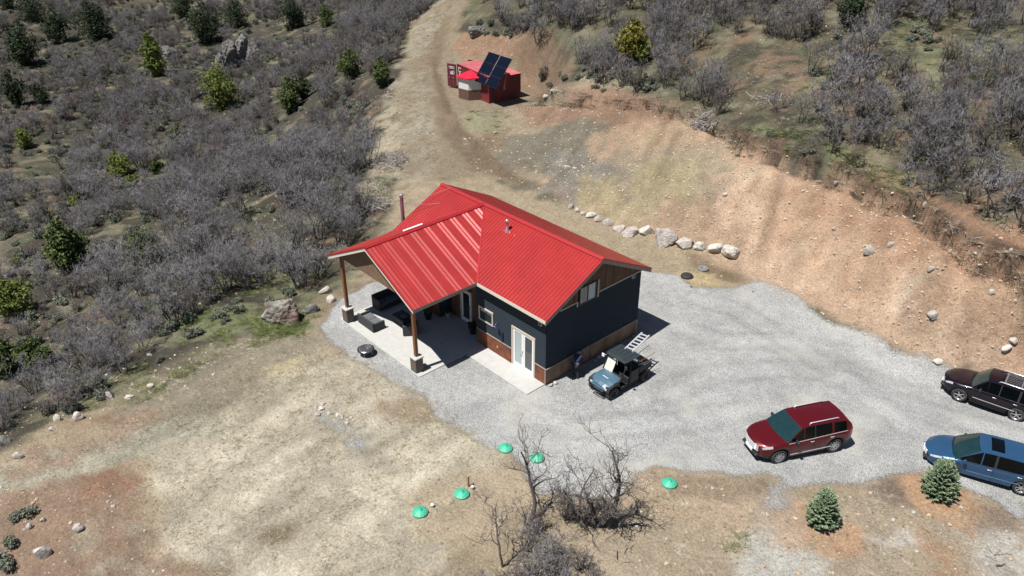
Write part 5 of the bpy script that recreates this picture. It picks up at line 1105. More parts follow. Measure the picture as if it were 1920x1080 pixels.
def make_car(loc, rz, label, c, cat='car', name='parked_car', scale=1):
    paint_ = mat(name+label[:6], c['col'], rough=.28, metal=c.get('metal', .35), var=.05, vs=1.5, coat=.45, spec=.4)
    root = empty(name, loc, rz, label, cat); root.scale = (scale,)*3
    wb, fo, ro, hw = c['wb'], c['fo'], c['ro'], c['hw']; xf, xr_ = wb/2+fo, -wb/2-ro; R = c['R']; zs = c['belt']; zroof = c['roof']
    hood = c['hood']; cowl, rf, rr2, tail = c['cowl'], c['rf'], c['rr'], c['tail']
    xs_ = sorted(set([round(xr_+i*.05, 3) for i in range(int((xf-xr_)/.05)+1)]+[xf, cowl, rf, rr2, tail]+c['pill']))
    def plan(x):
        e1 = max(0, (x-(xf-.85))/.85); e2 = max(0, ((xr_+.55)-x)/.55); return hw*(1-.26*e1**2.4-.14*e2**2.6)
    def zbot(x):
        z = c['sill']+.10*max(0, (x-(xf-.7))/.7)**2+.10*max(0, ((xr_+.5)-x)/.5)
        for xw in (wb/2, -wb/2):
            d = abs(x-xw); A = R+.075
            if d < A: z = max(z, R+math.sqrt(A*A-d*d)*.97)
        return z
    def belt(x): return lerp(x, zs)
    def roofz(x):
        if x >= cowl or x <= tail: return None
        if x > rf: t = (cowl-x)/(cowl-rf); return belt(cowl)+(lerp(rf, zroof)-belt(cowl))*(t**.88)
        if x < rr2: t = (x-tail)/(rr2-tail); return belt(tail)+.04+(lerp(rr2, zroof)-belt(tail)-.04)*(t**.6)
        return lerp(x, zroof)
    yr = c['yr']
    def section(x):
        w_ = plan(x); b0 = zbot(x); b1 = belt(x); P_ = [(w_*.955, b0), (w_*.99, b0+(b1-b0)*.3), (w_*1.0, b0+(b1-b0)*.62), (w_*.985, b0+(b1-b0)*.88), (w_*.955, b1)]
        rz_ = roofz(x); zr_max = max(z for _, z in zroof)
        if rz_ is None or rz_ < b1+.012:
            hz_ = lerp(x, hood) if x > 0 else b1+.03; P_ += [(w_*.92, b1+(hz_-b1)*.35+.006), (w_*.84, b1+(hz_-b1)*.75), (w_*.70, hz_-.008), (w_*.5, hz_+.012), (w_*.25, hz_+.022), (0, hz_+.026)]
        else:
            t = (rz_-b1)/(zr_max-b1); yt = w_*.935-(w_*.935-yr*(w_/hw))*t**1.15; zt = b1+.015+(rz_-b1-.015)*.90
            P_ += [(w_*.935, b1+.012), (w_*.935-(w_*.935-yt)*.88, zt), (yt, b1+(rz_-b1)*.975), (yt*.72, rz_), (yt*.38, rz_+.022*min(1, t*2)), (0, rz_+.03*min(1, t*2))]
        return P_
    secs = [section(x) for x in xs_]; nv = len(secs[0])
    def bow(x, j, y, w_):   # windscreen and tailgate curve forward in plan
        k = 0; yy = 1-(y/(w_+1e-6))**2
        if j >= 7:
            if rf-.25 < x < cowl+.4: k = .16*min(1, (x-rf+.25)/.3)*min(1, (cowl+.4-x)/.3)
            if tail-.0 < x < rr2: k = -.05
        if x > xf-.45: k = .22*((x-(xf-.45))/.45)
        if x < xr_+.3: k = -.10*((xr_+.3-x)/.3)
        return x+k*yy
    meshes = {}
    def get(nm): return meshes.setdefault(nm, ({}, [], []))
    pill = sorted(c['pill'], reverse=True)   # B, C, (D) pillar positions: windows lie between them
    def cls(xm, j):
        rz_ = roofz(xm); ins = rz_ is not None and rz_ > belt(xm)+.02
        if ins and j == 5:
            edges = [rf+c['apil']]+pill+[c['dpil']]
            if rz_-belt(xm) > .10:
                for i in range(len(edges)-1):
                    if edges[i+1]+.035 < xm < edges[i]-.035: return 'side_window', i
            if rf+c['apil'] <= xm < cowl-.22: return 'side_window', 0
            if rz_-belt(xm) > .10 and any(abs(xm-p) <= .04 for p in c.get('blackp', [])): return 'pillar', 0
        if ins and j >= 7 and xm > rf+.015 and xm < cowl-.03: return 'windscreen', 0
        if ins and j >= 7 and tail+.05 < xm < rr2-.06: return 'rear_window', 0
        if xm > xf-c['hl'] and xm < xf-.03 and j in (3, 4): return 'headlight', 0
        if xm < xr_+.22 and j in (2, 3, 4): return 'tail_light', 0
        if ins and j >= 7 and c.get('sun') and c['sun'][1] < xm < c['sun'][0] and j >= 8: return 'sunroof', 0
        if j <= 4:
            d = c['doors']
            for i in range(len(d)-1):
                if d[i+1] < xm < d[i]: return 'door', i
        if j == 0 and c.get('clad'): return 'cladding', 0
        return 'body', 0
    for i in range(len(xs_)-1):
        xm = (xs_[i]+xs_[i+1])/2
        for j in range(nv-1):
            nm, k = cls(xm, j)
            for s in (1, -1):
                key = (nm, k, s if nm in ('side_window', 'pillar', 'headlight', 'tail_light', 'door', 'cladding') else 0); idx, V_, F_ = get(key); f = []
                for (a, b_) in ((i, j), (i+1, j), (i+1, j+1), (i, j+1)):
                    kk = (a, b_, s if b_ != nv-1 else 0)
                    if kk not in idx: y, z = secs[a][b_]; idx[kk] = len(V_); V_.append((bow(xs_[a], b_, y, plan(xs_[a])), s*y, z))
                    f.append(idx[kk])
                F_.append(tuple(f if s > 0 else f[::-1]))
    # end caps
    idx, V_, F_ = get(('body', 0, 0))
    for i in (0, len(xs_)-1):
        for s in (1, -1):
            for j in range(nv-1):
                pts = [secs[i][j], secs[i][j+1]]; n_ = len(V_); x = xs_[i]
                for (y, z) in pts: V_.append((bow(x, j, y, plan(x)), s*y, z))
                for (y, z) in pts[::-1]: V_.append((bow(x, 9, 0, plan(x)) if False else bow(x, j, 0.0, plan(x)), 0, z))
                F_.append((n_, n_+1, n_+2, n_+3))
    mm = {'body': paint_, 'side_window': M_cgl, 'windscreen': M_wsg, 'rear_window': M_cgl, 'headlight': M_lamp, 'tail_light': M_tail, 'door': paint_, 'cladding': M_trim, 'sunroof': M_cgl, 'pillar': M_trim}
    for key, (idx, V_, F_) in meshes.items():
        me_ = bpy.data.meshes.new(key[0]); me_.from_pydata(V_, [], F_); me_.materials.append(mm[key[0]]); me_.update()
        o = bpy.data.objects.new(key[0], me_); COL.objects.link(o); o.parent = root
        bm = bmesh.new(); bm.from_mesh(me_); bmesh.ops.remove_doubles(bm, verts=bm.verts, dist=.0005); bmesh.ops.recalc_face_normals(bm, faces=bm.faces); bm.to_mesh(me_); bm.free()
        me_.polygons.foreach_set('use_smooth', [True]*len(me_.polygons)); me_.set_sharp_from_angle(angle=radians(38))
        if key[0] == 'door':
            h = MB(); x = (c['doors'][key[1]+1])+.16; z = belt(x)-.12; y = key[2]*(plan(x)*.99+.025); h.tube([(x-.09, y-.02*key[2], z), (x-.07, y, z), (x+.07, y, z), (x+.09, y-.02*key[2], z)], .016, 6); h.build('handle', c.get('hand', M_chrome), o, True)
            sm_ = MB()
            for xx in (c['doors'][key[1]], c['doors'][key[1]+1]):
                S_ = section(xx)[:5]
                for (y0, z0), (y1, z1) in zip(S_[:-1], S_[1:]): sm_.quad([(xx-.008, key[2]*(y0+.003), z0), (xx+.008, key[2]*(y0+.003), z0), (xx+.008, key[2]*(y1+.003), z1), (xx-.008, key[2]*(y1+.003), z1)])
            sm_.build('seam', M_trim, o)
    for s in (1, -1):   # belt moulding, rocker strip, mirrors, rails
        b_ = MB(); n_ = 26; L1, L2_ = c['doors'][0]+.1, c['dpil']
        for i in range(n_):
            xa, xb = L1+(L2_-L1)*i/n_, L1+(L2_-L1)*(i+1)/n_; b_.box(min(xa, xb), min(s*(plan(xa)*.95), s*(plan(xa)*.965)), (belt(xa)+belt(xb))/2-.004, max(xa, xb)+.001, max(s*plan(xa)*.95, s*plan(xa)*.965), (belt(xa)+belt(xb))/2+.014)
        b_.build('belt_moulding', M_chrome if c.get('chromebelt') else M_trim, root)
        x0, x1 = c['doors'][-1]+.1, c['doors'][0]-.05; b_ = MB(); zz2 = c['sill']+c.get('striph', .10); b_.box(x0, min(s*hw*.985, s*hw*1.0), zz2, x1, max(s*hw*.985, s*hw*1.0), zz2+.028); b_.build('side_strip', c.get('strip', M_chrome), root)
        mx = cowl-.42; b_ = MB(); b_.box(mx-.06, s*hw*.97-.02 if s > 0 else s*hw*.97-.22, belt(mx)+.0, mx+.06, s*hw*.97+.22 if s > 0 else s*hw*.97+.02, belt(mx)+.17, b=.035); b_.build('mirror', paint_ if c.get('bodymir') else M_trim, root)
        if c.get('rails'):
            z = max(z for _, z in zroof)+.02; x0, x1 = c['rails']; b_ = MB(); yy = s*yr*.90; b_.tube([(x0, yy, z-.04), (x0-.08, yy, z+.035), (x1+.08, yy, z+.035), (x1, yy, z-.04)], .024, 6); b_.build('roof_rail', c.get('railm', M_chrome), root, True)
    g = MB(); zg0, zg1, gw = c['grille']; xg = xf+.21
    for k in range(5): z = zg0+(zg1-zg0)*k/4; g.tube([(xg-.10, -gw, z), (xg-.015, -gw*.5, z), (xg+.005, 0, z), (xg-.015, gw*.5, z), (xg-.10, gw, z)], .022, 6)
    g.build('grille', c.get('gm', M_chrome), root, True)
    g = MB(); g.box(xf-.25, -hw*.62, zbot(xf)-.02, xf+.235, hw*.62, zbot(xf)+.10, b=.04); g.build('lower_bumper', M_trim, root)
    g = MB(); g.box(xf+.20, -.26, .46, xf+.245, .26, .60); g.build('number_plate', M_white, root)
    g = MB(); g.box(xr_-.16, -.26, .80, xr_-.10, .26, .94); g.build('number_plate', M_white, root)
    u = MB(); u.box(xr_+.3, -hw+.32, .22, xf-.35, hw-.32, .62); u.box(-wb/2+R+.1, -hw*.93, .24, wb/2-R-.1, hw*.93, .5); u.build('underbody', M_under, root)
    for xw in (wb/2, -wb/2):
        for s in (1, -1):
            wheel(root, xw, s*(hw-.135), R, c.get('ww', .24), c.get('rimm', M_rim), c['sp']); l_ = MB(); A = R+.07
            for i in range(12):
                a0, a1 = pi*i/12, pi*(i+1)/12; l_.quad([(xw+A*cos(a0), s*hw*.95, R+A*sin(a0)*.97), (xw+A*cos(a1), s*hw*.95, R+A*sin(a1)*.97), (xw+A*cos(a1), s*(hw-.4), R+A*sin(a1)*.97), (xw+A*cos(a0), s*(hw-.4), R+A*sin(a0)*.97)])
            l_.build('wheel_arch', M_under, root)
    return root
def car_place(a, b_, wb, hw):
    "front and rear contact points of the left wheels -> centre, heading, scale"
    d = Vector((a[0]-b_[0], a[1]-b_[1], 0)); sc = d.length/wb; h = math.atan2(d.y, d.x); c_ = Vector(((a[0]+b_[0])/2, (a[1]+b_[1])/2, 0))+Vector((sin(h), -cos(h), 0))*(hw-.13)*sc
    return (c_.x, c_.y, (a[2]+b_[2])/2), h, sc
SUV = dict(col=(.105, .006, .009), wb=2.86, fo=.80, ro=.90, hw=.97, R=.385, belt=[(-2.6, 1.16), (-1.2, 1.13), (.7, 1.06), (1.25, 1.04), (2.0, .97), (2.3, .84)], roof=[(-2.1, 1.62), (-1.2, 1.70), (-.2, 1.72), (.3, 1.69)], hood=[(0, 1.14), (1.0, 1.16), (1.7, 1.11), (2.1, 1.03), (2.3, .90)], cowl=1.12, rf=.30, rr=-2.0, tail=-2.30, yr=.70, pill=[-.30, -1.22], apil=-.02, dpil=-1.98, doors=[.95, -.30, -1.32], sill=.30, hl=.42, grille=(.64, .90, .54), sp=10, rails=(-.05, -1.6), chromebelt=True, clad=True, striph=.12, bodymir=False, blackp=[-.30])
W3 = lambda px, py: tuple(at(px, py))
c1, h1, s1 = car_place(W3(1457, 866), W3(1559, 846), 2.86, .97); print('suv', c1, math.degrees(h1), s1)
suv = make_car(c1, h1, 'dark red SUV with silver roof rails parked alone in the middle of the gravel', SUV, 'SUV', scale=s1)
JE = dict(col=(.009, .004, .011), wb=2.69, fo=.80, ro=1.12, hw=.93, R=.38, belt=[(-2.5, 1.12), (.6, 1.06), (1.2, 1.03), (1.9, .92), (2.15, .80)], roof=[(-2.2, 1.69), (-1.2, 1.74), (-.2, 1.75), (.2, 1.72)], hood=[(0, 1.12), (.9, 1.12), (1.7, 1.05), (2.0, .96), (2.15, .86)], cowl=.92, rf=.25, rr=-2.12, tail=-2.40, yr=.69, pill=[-.35, -1.22], apil=-.02, dpil=-2.10, doors=[.80, -.35, -1.30], sill=.36, hl=.34, grille=(.62, .86, .42), sp=5, rails=(-.15, -2.0), striph=.2, strip=M_chrome, railm=M_chrome, blackp=[-.35, -1.22])
c2, h2, s2_ = car_place(W3(1795, 751), W3(1902, 787), 2.69, .93); print('jeep', c2, math.degrees(h2), s2_)
jeep = make_car(c2, h2, 'very dark purple SUV with a slatted roof rack at the right edge', JE, 'SUV', scale=s2_)
m_ = MB()
for i in range(7): y = -.48+i*.16; m_.box(-1.95, y-.011, 1.775, -.35, y+.011, 1.795)
for x in (-.4, -1.15, -1.9): m_.box(x-.03, -.62, 1.80, x+.03, .62, 1.825)
m_.build('roof_rack', M_steel, jeep)
VAN = dict(col=(.028, .082, .17), wb=3.0, fo=.95, ro=1.15, hw=.98, R=.345, belt=[(-2.7, 1.10), (.6, 1.02), (1.3, .98), (2.1, .82), (2.45, .68)], roof=[(-2.4, 1.66), (-1.2, 1.72), (-.1, 1.73), (.35, 1.70)], hood=[(0, 1.06), (1.3, 1.06), (1.9, .95), (2.25, .82), (2.45, .70)], cowl=1.42, rf=.38, rr=-2.35, tail=-2.62, yr=.72, pill=[-.25, -1.42], apil=-.02, dpil=-2.35, doors=[1.02, -.22, -1.45], sill=.27, hl=.5, grille=(.52, .70, .5), sp=7, striph=.26, strip=M_chrome, bodymir=True, sun=(.05, -.50), blackp=[-.25, -1.42], chromebelt=False)
VAN['strip'] = mat('blue_strip', (.10, .20, .36), rough=.3, coat=.5)
c3, h3, s3 = car_place(W3(1777, 885), W3(1909, 926), 3.0, .98); print('van', c3, math.degrees(h3), s3)
van = make_car(c3, h3, 'blue minivan with a sunroof behind the spruce at the right edge', VAN, 'minivan', scale=s3)
# ---------------- utility side-by-side
M_ub = mat('utv_blue', (.060, .118, .165), rough=.35, var=.06, coat=.4); M_ur = mat('utv_roof', (.028, .036, .042), rough=.35, var=.15, coat=.3); M_seat = mat('seat_vinyl', (.022, .022, .024), rough=.7)
utv = empty('utility_vehicle', (2.56, 2.86, 0), radians(-92), 'blue-grey side-by-side with a black roof and a ladder in its bed, beside the gable wall', 'utility vehicle')
for x in (1.12, -1.32):
    for s in (1, -1): wheel(utv, x, s*.62, .34, .26, M_trim, 6, True, .5)
b_ = MB(); hv = [(.50, .98, .60), (.80, .98, .66), (1.10, .95, .68), (1.35, .87, .62), (1.52, .76, .50)]
V_ = []; F_ = []
for (x, z, w_) in hv: V_ += [(x, -w_, z-.20), (x, -w_*.97, z-.04), (x+.02, -w_*.55, z+.015), (x+.03, 0, z+.03), (x+.02, w_*.55, z+.015), (x, w_*.97, z-.04), (x, w_, z-.20)]
for i in range(4):
    for j in range(6): F_.append((i*7+j, i*7+j+1, i*7+j+8, i*7+j+7))
F_.append(tuple(range(28, 35))); b_.raw(V_, F_); fixn(b_.build('hood', M_ub, utv, False))
b_ = MB(); b_.box(1.46, -.44, .60, 1.60, .44, .70, b=.03); b_.box(1.44, -.36, .44, 1.56, .36, .58, b=.02); b_.build('front_panel', M_ub, utv)
b_ = MB(); b_.box(.95, -.10, .983, 1.0, -.08, .99); 
for i in range(8): y = -.17+i*.048; b_.box(1.0, y, .985, 1.045, y+.034, .992)
b_.build('lettering', M_white, utv)
for s in (1, -1):
    b_ = MB(); b_.box(1.42, s*.50-.09, .62, 1.55, s*.50+.09, .74, b=.02); b_.build('headlight', M_lamp, utv)
    b_ = MB(); b_.prism([(1.12-.46, .62), (1.12-.36, .82), (1.12, .88), (1.12+.36, .80), (1.12+.44, .58), (1.12+.36, .58), (1.12+.30, .72), (1.12, .79), (1.12-.3, .72), (1.12-.38, .60)], s*.60-.12, s*.60+.14, 'y'); fixn(b_.build('fender', M_trim, utv))
b_ = MB(); b_.tube([(1.5, -.4, .35), (1.68, -.36, .42), (1.70, -.3, .7), (1.70, .3, .7), (1.68, .36, .42), (1.5, .4, .35)], .028, 8); b_.tube([(1.68, -.36, .42), (1.68, .36, .42)], .028, 8); b_.build('bull_bar', M_trim, utv, True)
b_ = MB(); b_.box(-1.75, -.5, .30, 1.45, .5, .46); b_.box(-.75, -.72, .30, .6, .72, .40); b_.build('chassis', M_under, utv)
b_ = MB(); b_.box(-.55, -.62, .55, -.05, .62, .72, b=.03); b_.box(-.68, -.62, .70, -.52, .62, 1.22, b=.03); b_.box(-.55, -.62, .4, -.05, .62, .55); b_.build('seat', M_seat, utv)
b_ = MB(); b_.box(.36, -.62, .72, .52, .62, .98, b=.03); b_.build('dashboard', M_trim, utv)
b_ = MB(); b_.lathe([(.16, 0), (.175, .012), (.19, 0), (.175, -.012), (.16, 0)], 20, Matrix.Translation((.22, .33, .98)) @ Matrix.Rotation(-.9, 4, 'Y')); b_.tube([(.36, .33, .86), (.22, .33, .98)], .02, 6); b_.build('steering_wheel', M_trim, utv)
fr = MB()
for s in (1, -1):
    fr.tube([(.52, s*.66, .92), (.12, s*.63, 1.78), (-.70, s*.63, 1.84), (-.78, s*.66, .5)], .03, 8); fr.tube([(-.15, s*.63, 1.82), (-.05, s*.70, .42)], .026, 8); fr.tube([(.5, s*.7, .45), (-.05, s*.70, .42), (-.78, s*.7, .45)], .03, 8)
for p0_, p1_ in (((.12, -.63, 1.78), (.12, .63, 1.78)), ((-.70, -.63, 1.84), (-.70, .63, 1.84)), ((-.74, -.62, 1.1), (-.74, .62, 1.1))): fr.tube([p0_, p1_], .026, 8)
fr.build('roll_cage', M_trim, utv, True)
b_ = MB(); b_.box(-.82, -.70, 1.84, .30, .70, 1.89, b=.06)
for i in range(4): y = -.42+i*.28; b_.box(-.78, y-.035, 1.885, -.12, y+.035, 1.915, b=.01)
b_.box(-.05, -.38, 1.885, .2, .38, 1.91, b=.02); b_.box(.28, -.66, 1.80, .36, .66, 1.86, b=.02); b_.build('roof', M_ur, utv)
for s in (1,):
    for (x0, x1) in ((-.72, -.10),): b_ = MB(); b_.prism([(x0, .42), (x1, .42), (x1-.04, 1.15), (x0, 1.15)], s*.71-.02, s*.71+.02, 'y'); fixn(b_.build('door', M_trim, utv)); 
b_ = MB(); b_.prism([(x, z) for x, z in ((-.60, .46), (.40, .46), (.36, .95), (-.60, .95))], -.73, -.69, 'y'); fixn(b_.build('door', M_trim, utv))
b_ = MB(); b_.quad([(.50, -.60, .97), (.50, -.05, .97), (.20, -.05, 1.60), (.20, -.60, 1.60)]); b_.quad([(.505, -.05, .97), (.505, -.60, .97), (.205, -.60, 1.60), (.205, -.05, 1.60)]); b_.build('windscreen', mat('dusty_screen', (.55, .55, .48), rough=.35, var=.15, spec=.6), utv)
b_ = MB()
for a in ((-1.78, -.68, .70, -.84, -.63, 1.02), (-1.78, .63, .70, -.84, .68, 1.02), (-1.80, -.68, .70, -1.75, .68, 1.02), (-.88, -.68, .70, -.83, .68, 1.10), (-1.78, -.66, .66, -.84, .66, .71)): b_.box(*a, b=.01)
b_.build('cargo_bed', M_trim, utv)
b_ = MB(); b_.tube([(-1.75, .66, 1.05), (-.85, .66, 1.05)], .02, 6); b_.tube([(-1.75, -.66, 1.05), (-.85, -.66, 1.05)], .02, 6); b_.build('bed_rail', M_ub, utv, True)
for s in (1, -1):
    b_ = MB(); b_.tube([(.34, s*.66, 1.72), (.42, s*.80, 1.66)], .012, 5); b_.box(.38, s*.80-.09, 1.56, .44, s*.80+.09, 1.76, b=.02); b_.build('mirror', M_white if s < 0 else M_trim, utv)
# things in the bed
M_lad = mat('ladder_aluminium', (.70, .71, .73), rough=.35, metal=.5, var=.05)
def inutv(o): return o
Mu = Matrix.Translation((2.56, 2.86, 0)) @ Matrix.Rotation(radians(-92), 4, 'Z')
ML = Mu @ Matrix.Translation((-.62, .02, 1.92)) @ Matrix.Rotation(radians(192), 4, 'Z') @ Matrix.Rotation(radians(-3), 4, 'Y')
lad = empty('ladder', ML.to_translation(), 0, 'silver aluminium step ladder sticking out over the bed of the side-by-side', 'ladder'); lad.matrix_world = ML
for s in (1, -1): b_ = MB(); b_.box(0, s*.22-.035, -.03, 1.75, s*.22+.035, .03); b_.build('stile', M_lad, lad)
for i in range(6): b_ = MB(); b_.box(.12+i*.29, -.19, -.02, .21+i*.29, .19, .02); b_.build('rung', M_lad, lad)
for k, (y, x0, x1, z0, z1) in enumerate(((.30, -1.0, -2.35, 1.05, 1.20), (.48, -1.0, -2.2, 1.06, .98), (-.1, -.95, -2.3, 1.08, 1.5))):
    b_ = MB(); b_.tube([(x0, y, z0), (x1, y+.1, z1)], .016, 6); o = b_.build('garden_tool', (M_post, M_steel, M_dark)[k]); o.matrix_world = Mu; tag(o, ('wooden tool handle poking from the bed, nearest the camera but one', 'thin steel rod poking from the bed, nearest the camera', 'dark rod with a knob standing highest beside the ladder')[k], 'tool')
b_ = MB(); b_.box(-1.5, -.4, .712, -1.1, .1, .93, b=.03); o = b_.build('tool_crate', mat('grey_plastic', (.12, .14, .15), rough=.6)); o.matrix_world = Mu; tag(o, 'grey plastic crate in the bed of the side-by-side', 'crate')
# ================================================================ PORCH FURNITURE
M_wick = mat('charcoal_wicker', (.035, .036, .038), rough=.8, var=.3, vs=40, bump=.5, bs=90); M_cush = mat('grey_cushion', (.10, .105, .11), rough=.95, var=.1)
def sofa(x, y, rz, w_, d_, h_, label, n=2, name='sofa', cat='sofa'):
    o = empty(name, (x, y, .05), rz, label, cat); t = .12
    b_ = MB(); b_.box(-w_/2, d_/2-t, .04, w_/2, d_/2, h_, b=.02); b_.build('backrest', M_wick, o)
    for s in (1, -1): b_ = MB(); b_.box(min(s*w_/2, s*(w_/2-t)), -d_/2, .04, max(s*w_/2, s*(w_/2-t)), d_/2-t, h_*.86, b=.02); b_.build('arm', M_wick, o)
    b_ = MB(); b_.box(-w_/2+t, -d_/2, .04, w_/2-t, d_/2-t, .30, b=.02); b_.build('base', M_wick, o)
    for i in range(n): a = -w_/2+t+(w_-2*t)*i/n; b_ = MB(); b_.box(a+.01, -d_/2+.01, .30, a+(w_-2*t)/n-.01, d_/2-t-.01, .43, b=.04); b_.build('cushion', M_cush, o)
    return o
sofa(-11.05, -3.52, pi, 1.62, .85, .62, 'charcoal wicker loveseat in the sun, its back to the lawn')
sofa(-12.35, -1.35, pi/2, 1.95, .85, .86, 'black high-backed wicker sofa along the open left side of the porch', 3)
sofa(-8.85, -2.30, -2.2, .85, .8, .68, 'charcoal wicker armchair in the porch shade nearest the right post', 1, 'armchair', 'armchair')
t_ = empty('coffee_table', (-10.0, -1.95, .05), 0, 'low dark wicker coffee table between the porch sofas', 'table'); b_ = MB(); b_.box(-.62, -.36, .04, .62, .36, .40, b=.02); b_.build('base', M_wick, t_); b_ = MB(); b_.box(-.66, -.40, .40, .66, .40, .44, b=.015); b_.build('table_top', M_dark, t_)
b_ = MB(); b_.box(-.2, -.14, 0, .2, .14, .10, b=.02); o = b_.build('tray', M_cush); o.location = (-9.9, -1.95, .492); tag(o, 'grey tray on the dark wicker coffee table', 'tray')
# fire pit
fp2 = at(687, 664); f_ = empty('fire_pit', (fp2.x, fp2.y, fp2.z), .3, 'round black steel fire pit with a mesh lid on the gravel beside the patio', 'fire pit')
M_iron = mat('black_iron', (.03, .03, .032), rough=.5, metal=.5, var=.3); b_ = MB(); b_.lathe([(.10, .13), (.30, .18), (.40, .28), (.48, .33), (.48, .35), (.39, .35), (.30, .22), (.05, .17)], 28); b_.build('bowl', M_iron, f_, True)
b_ = MB()
for k in range(4): a = k*pi/2+.4; b_.tube([(cos(a)*.28, sin(a)*.28, .22), (cos(a)*.38, sin(a)*.38, 0)], .016, 6)
b_.lathe([(.33, .10), (.345, .11), (.33, .12)], 24); b_.build('stand', M_steel, f_)
b_ = MB()
for k in range(13):
    y = -.36+k*.06; r_ = math.sqrt(max(0, .38**2-y*y)); pts = [(r_*t, y, .35+.12*math.sqrt(max(0, 1-(t*t*r_*r_+y*y)/.15))) for t in (-1, -.5, 0, .5, 1)]; b_.tube(pts, .006, 4); b_.tube([(p[1], p[0], p[2]) for p in pts], .006, 4)
b_.lathe([(.375, .35), (.39, .365), (.375, .375)], 28); b_.build('mesh_lid', M_steel, f_)
# planters
def planter(x, y, r, h, label, n, m_, leafc, sz=.35):
    o = empty('planter', (x, y, .05), 0, label, 'planter'); b_ = MB(); b_.lathe([(r*.7, 0), (r, h), (r*1.08, h), (r*1.08, h+.03), (r*.9, h+.03), (r*.9, h-.04), (0, h-.04)], 18); b_.build('pot', m_, o, True)
    me_ = leaf_crown(int(x*-31), [(0, 0, h+sz*.5, sz*.6), (.1, .05, h+sz*.9, sz*.4), (-.1, -.08, h+sz*.7, sz*.45)], n, .045, leafc, 'foliage'); c = bpy.data.objects.new('foliage', me_); COL.objects.link(c); c.parent = o; return o
planter(-9.35, -.62, .24, .35, 'dark potted plant with a dry sprawling top by the porch wall', 500, M_dark, M_j[0], .42); planter(-8.7, .35, .16, .30, 'small pale pot beside the entry door', 60, M_tan, M_j[0], .14); planter(-6.35, .30, .22, .45, 'black pot in front of the barn-wood entry panel', 300, M_dark, M_j[2], .3)
for i, (x, y) in enumerate([(-7.6, -1.85), (-7.15, -1.9), (-6.75, -1.75), (-6.9, -1.2)]):
    b_ = MB(); b_.lathe([(.03, 0), (.035, .05), (0, .07)], 8); o = b_.build('solar_light', M_steel); o.location = (x, y, .05); tag(o, 'tiny metal cap light on the shaded patio floor', 'light', 'tiny cap lights on the shaded patio')
# wall lamp and hanging ornament on the lit front wall
w_ = empty('wall_lamp', (-3.66, -.03, 2.05), 0, 'blue glass ornament fixed to the siding between window and glass door', 'ornament'); M_cob = mat('cobalt_glass', (.01, .03, .30), rough=.12, coat=.8)
b_ = MB(); b_.tube([(0, 0, .1), (0, -.12, .2), (0, -.22, .12)], .014, 6); b_.build('bracket', M_dark, w_); b_ = MB(); b_.lathe([(0, -.12), (.07, -.07), (.09, .0), (.06, .08), (0, .11)], 16, Matrix.Translation((0, -.2, 0))); b_.build('glass_bowl', M_cob, w_, True); b_ = MB(); b_.lathe([(0, -.03), (.035, 0), (0, .03)], 10, Matrix.Translation((-.02, -.28, -.01))); b_.build('knob', M_white, w_, True)
f_ = MB(); f_.lathe([(0, -.36), (.05, -.3), (.085, -.1), (.085, .1), (.05, .3), (0, .36)], 14, Matrix.Diagonal((1, .35, 1, 1))); o = f_.build('fish_ornament', mat('dark_blue_metal', (.012, .025, .06), rough=.4, metal=.4), None, True); o.location = (-3.35, -.075, 1.45); o.rotation_euler = (0, .12, 0); tag(o, 'dark blue teardrop ornament hanging below the glass one on the siding', 'ornament')
# ================================================================ PERSON by the gable wall
def skin_mesh(name, verts, edges, radii, m_, parent, sub=2):
    me_ = bpy.data.meshes.new(name); me_.from_pydata(verts, edges, []); o = bpy.data.objects.new(name, me_); COL.objects.link(o); md = o.modifiers.new('skin', 'SKIN'); 
    for i, r_ in enumerate(radii): sv_ = me_.skin_vertices[0].data[i]; sv_.radius = (r_, r_) if not isinstance(r_, tuple) else r_
    me_.skin_vertices[0].data[0].use_root = True; md.use_smooth_shade = True; sb = o.modifiers.new('sub', 'SUBSURF'); sb.levels = sb.render_levels = sub
    dg = bpy.context.evaluated_depsgraph_get(); ev = bpy.data.meshes.new_from_object(o.evaluated_get(dg)); old = o.data; o.modifiers.clear(); o.data = ev; bpy.data.meshes.remove(old)
    ev.materials.clear(); ev.materials.append(m_); ev.polygons.foreach_set('use_smooth', [True]*len(ev.polygons))
    if parent: o.parent = parent
    return o
M_skin = mat('skin', (.42, .24, .17), rough=.6, var=.06); M_jk = mat('blue_shirt', (.020, .034, .085), rough=.9, var=.2, vs=6); M_jean = mat('dark_trousers', (.016, .018, .024), rough=.9, var=.15, vs=8); M_cap = mat('navy_cap', (.010, .014, .035), rough=.8); M_shoe = mat('dark_shoe', (.02, .018, .016), rough=.7)
# local frame: person faces +x, then turned to face the wall (towards -x and slightly +y)
PV = [(0, 0, .90), (.08, 0, 1.06), (.25, 0, 1.24), (.35, 0, 1.30), (.43, 0, 1.33), (.50, 0, 1.37), (.53, 0, 1.42),
      (.01, .10, .84), (.05, .12, .47), (.00, .13, .09), (.13, .14, .04), (.01, -.10, .84), (.04, -.13, .47), (-.02, -.15, .09), (.11, -.16, .04),
      (.27, .17, 1.24), (.36, .24, 1.00), (.56, .17, .93), (.64, .14, .93), (.27, -.17, 1.24), (.38, -.24, 1.01), (.60, -.15, 1.00), (.68, -.12, 1.01)]
PE = [(0, 1), (1, 2), (2, 3), (3, 4), (4, 5), (5, 6), (0, 7), (7, 8), (8, 9), (9, 10), (0, 11), (11, 12), (12, 13), (13, 14), (2, 15), (15, 16), (16, 17), (17, 18), (2, 19), (19, 20), (20, 21), (21, 22)]
PR = [(.14, .13), (.135, .12), (.15, .13), .06, .07, .098, .085, .095, .065, .045, .04, .095, .065, .045, .04, .062, .046, .032, .034, .062, .046, .032, .034]
person = skin_mesh('person', PV, PE, PR, M_skin, None)
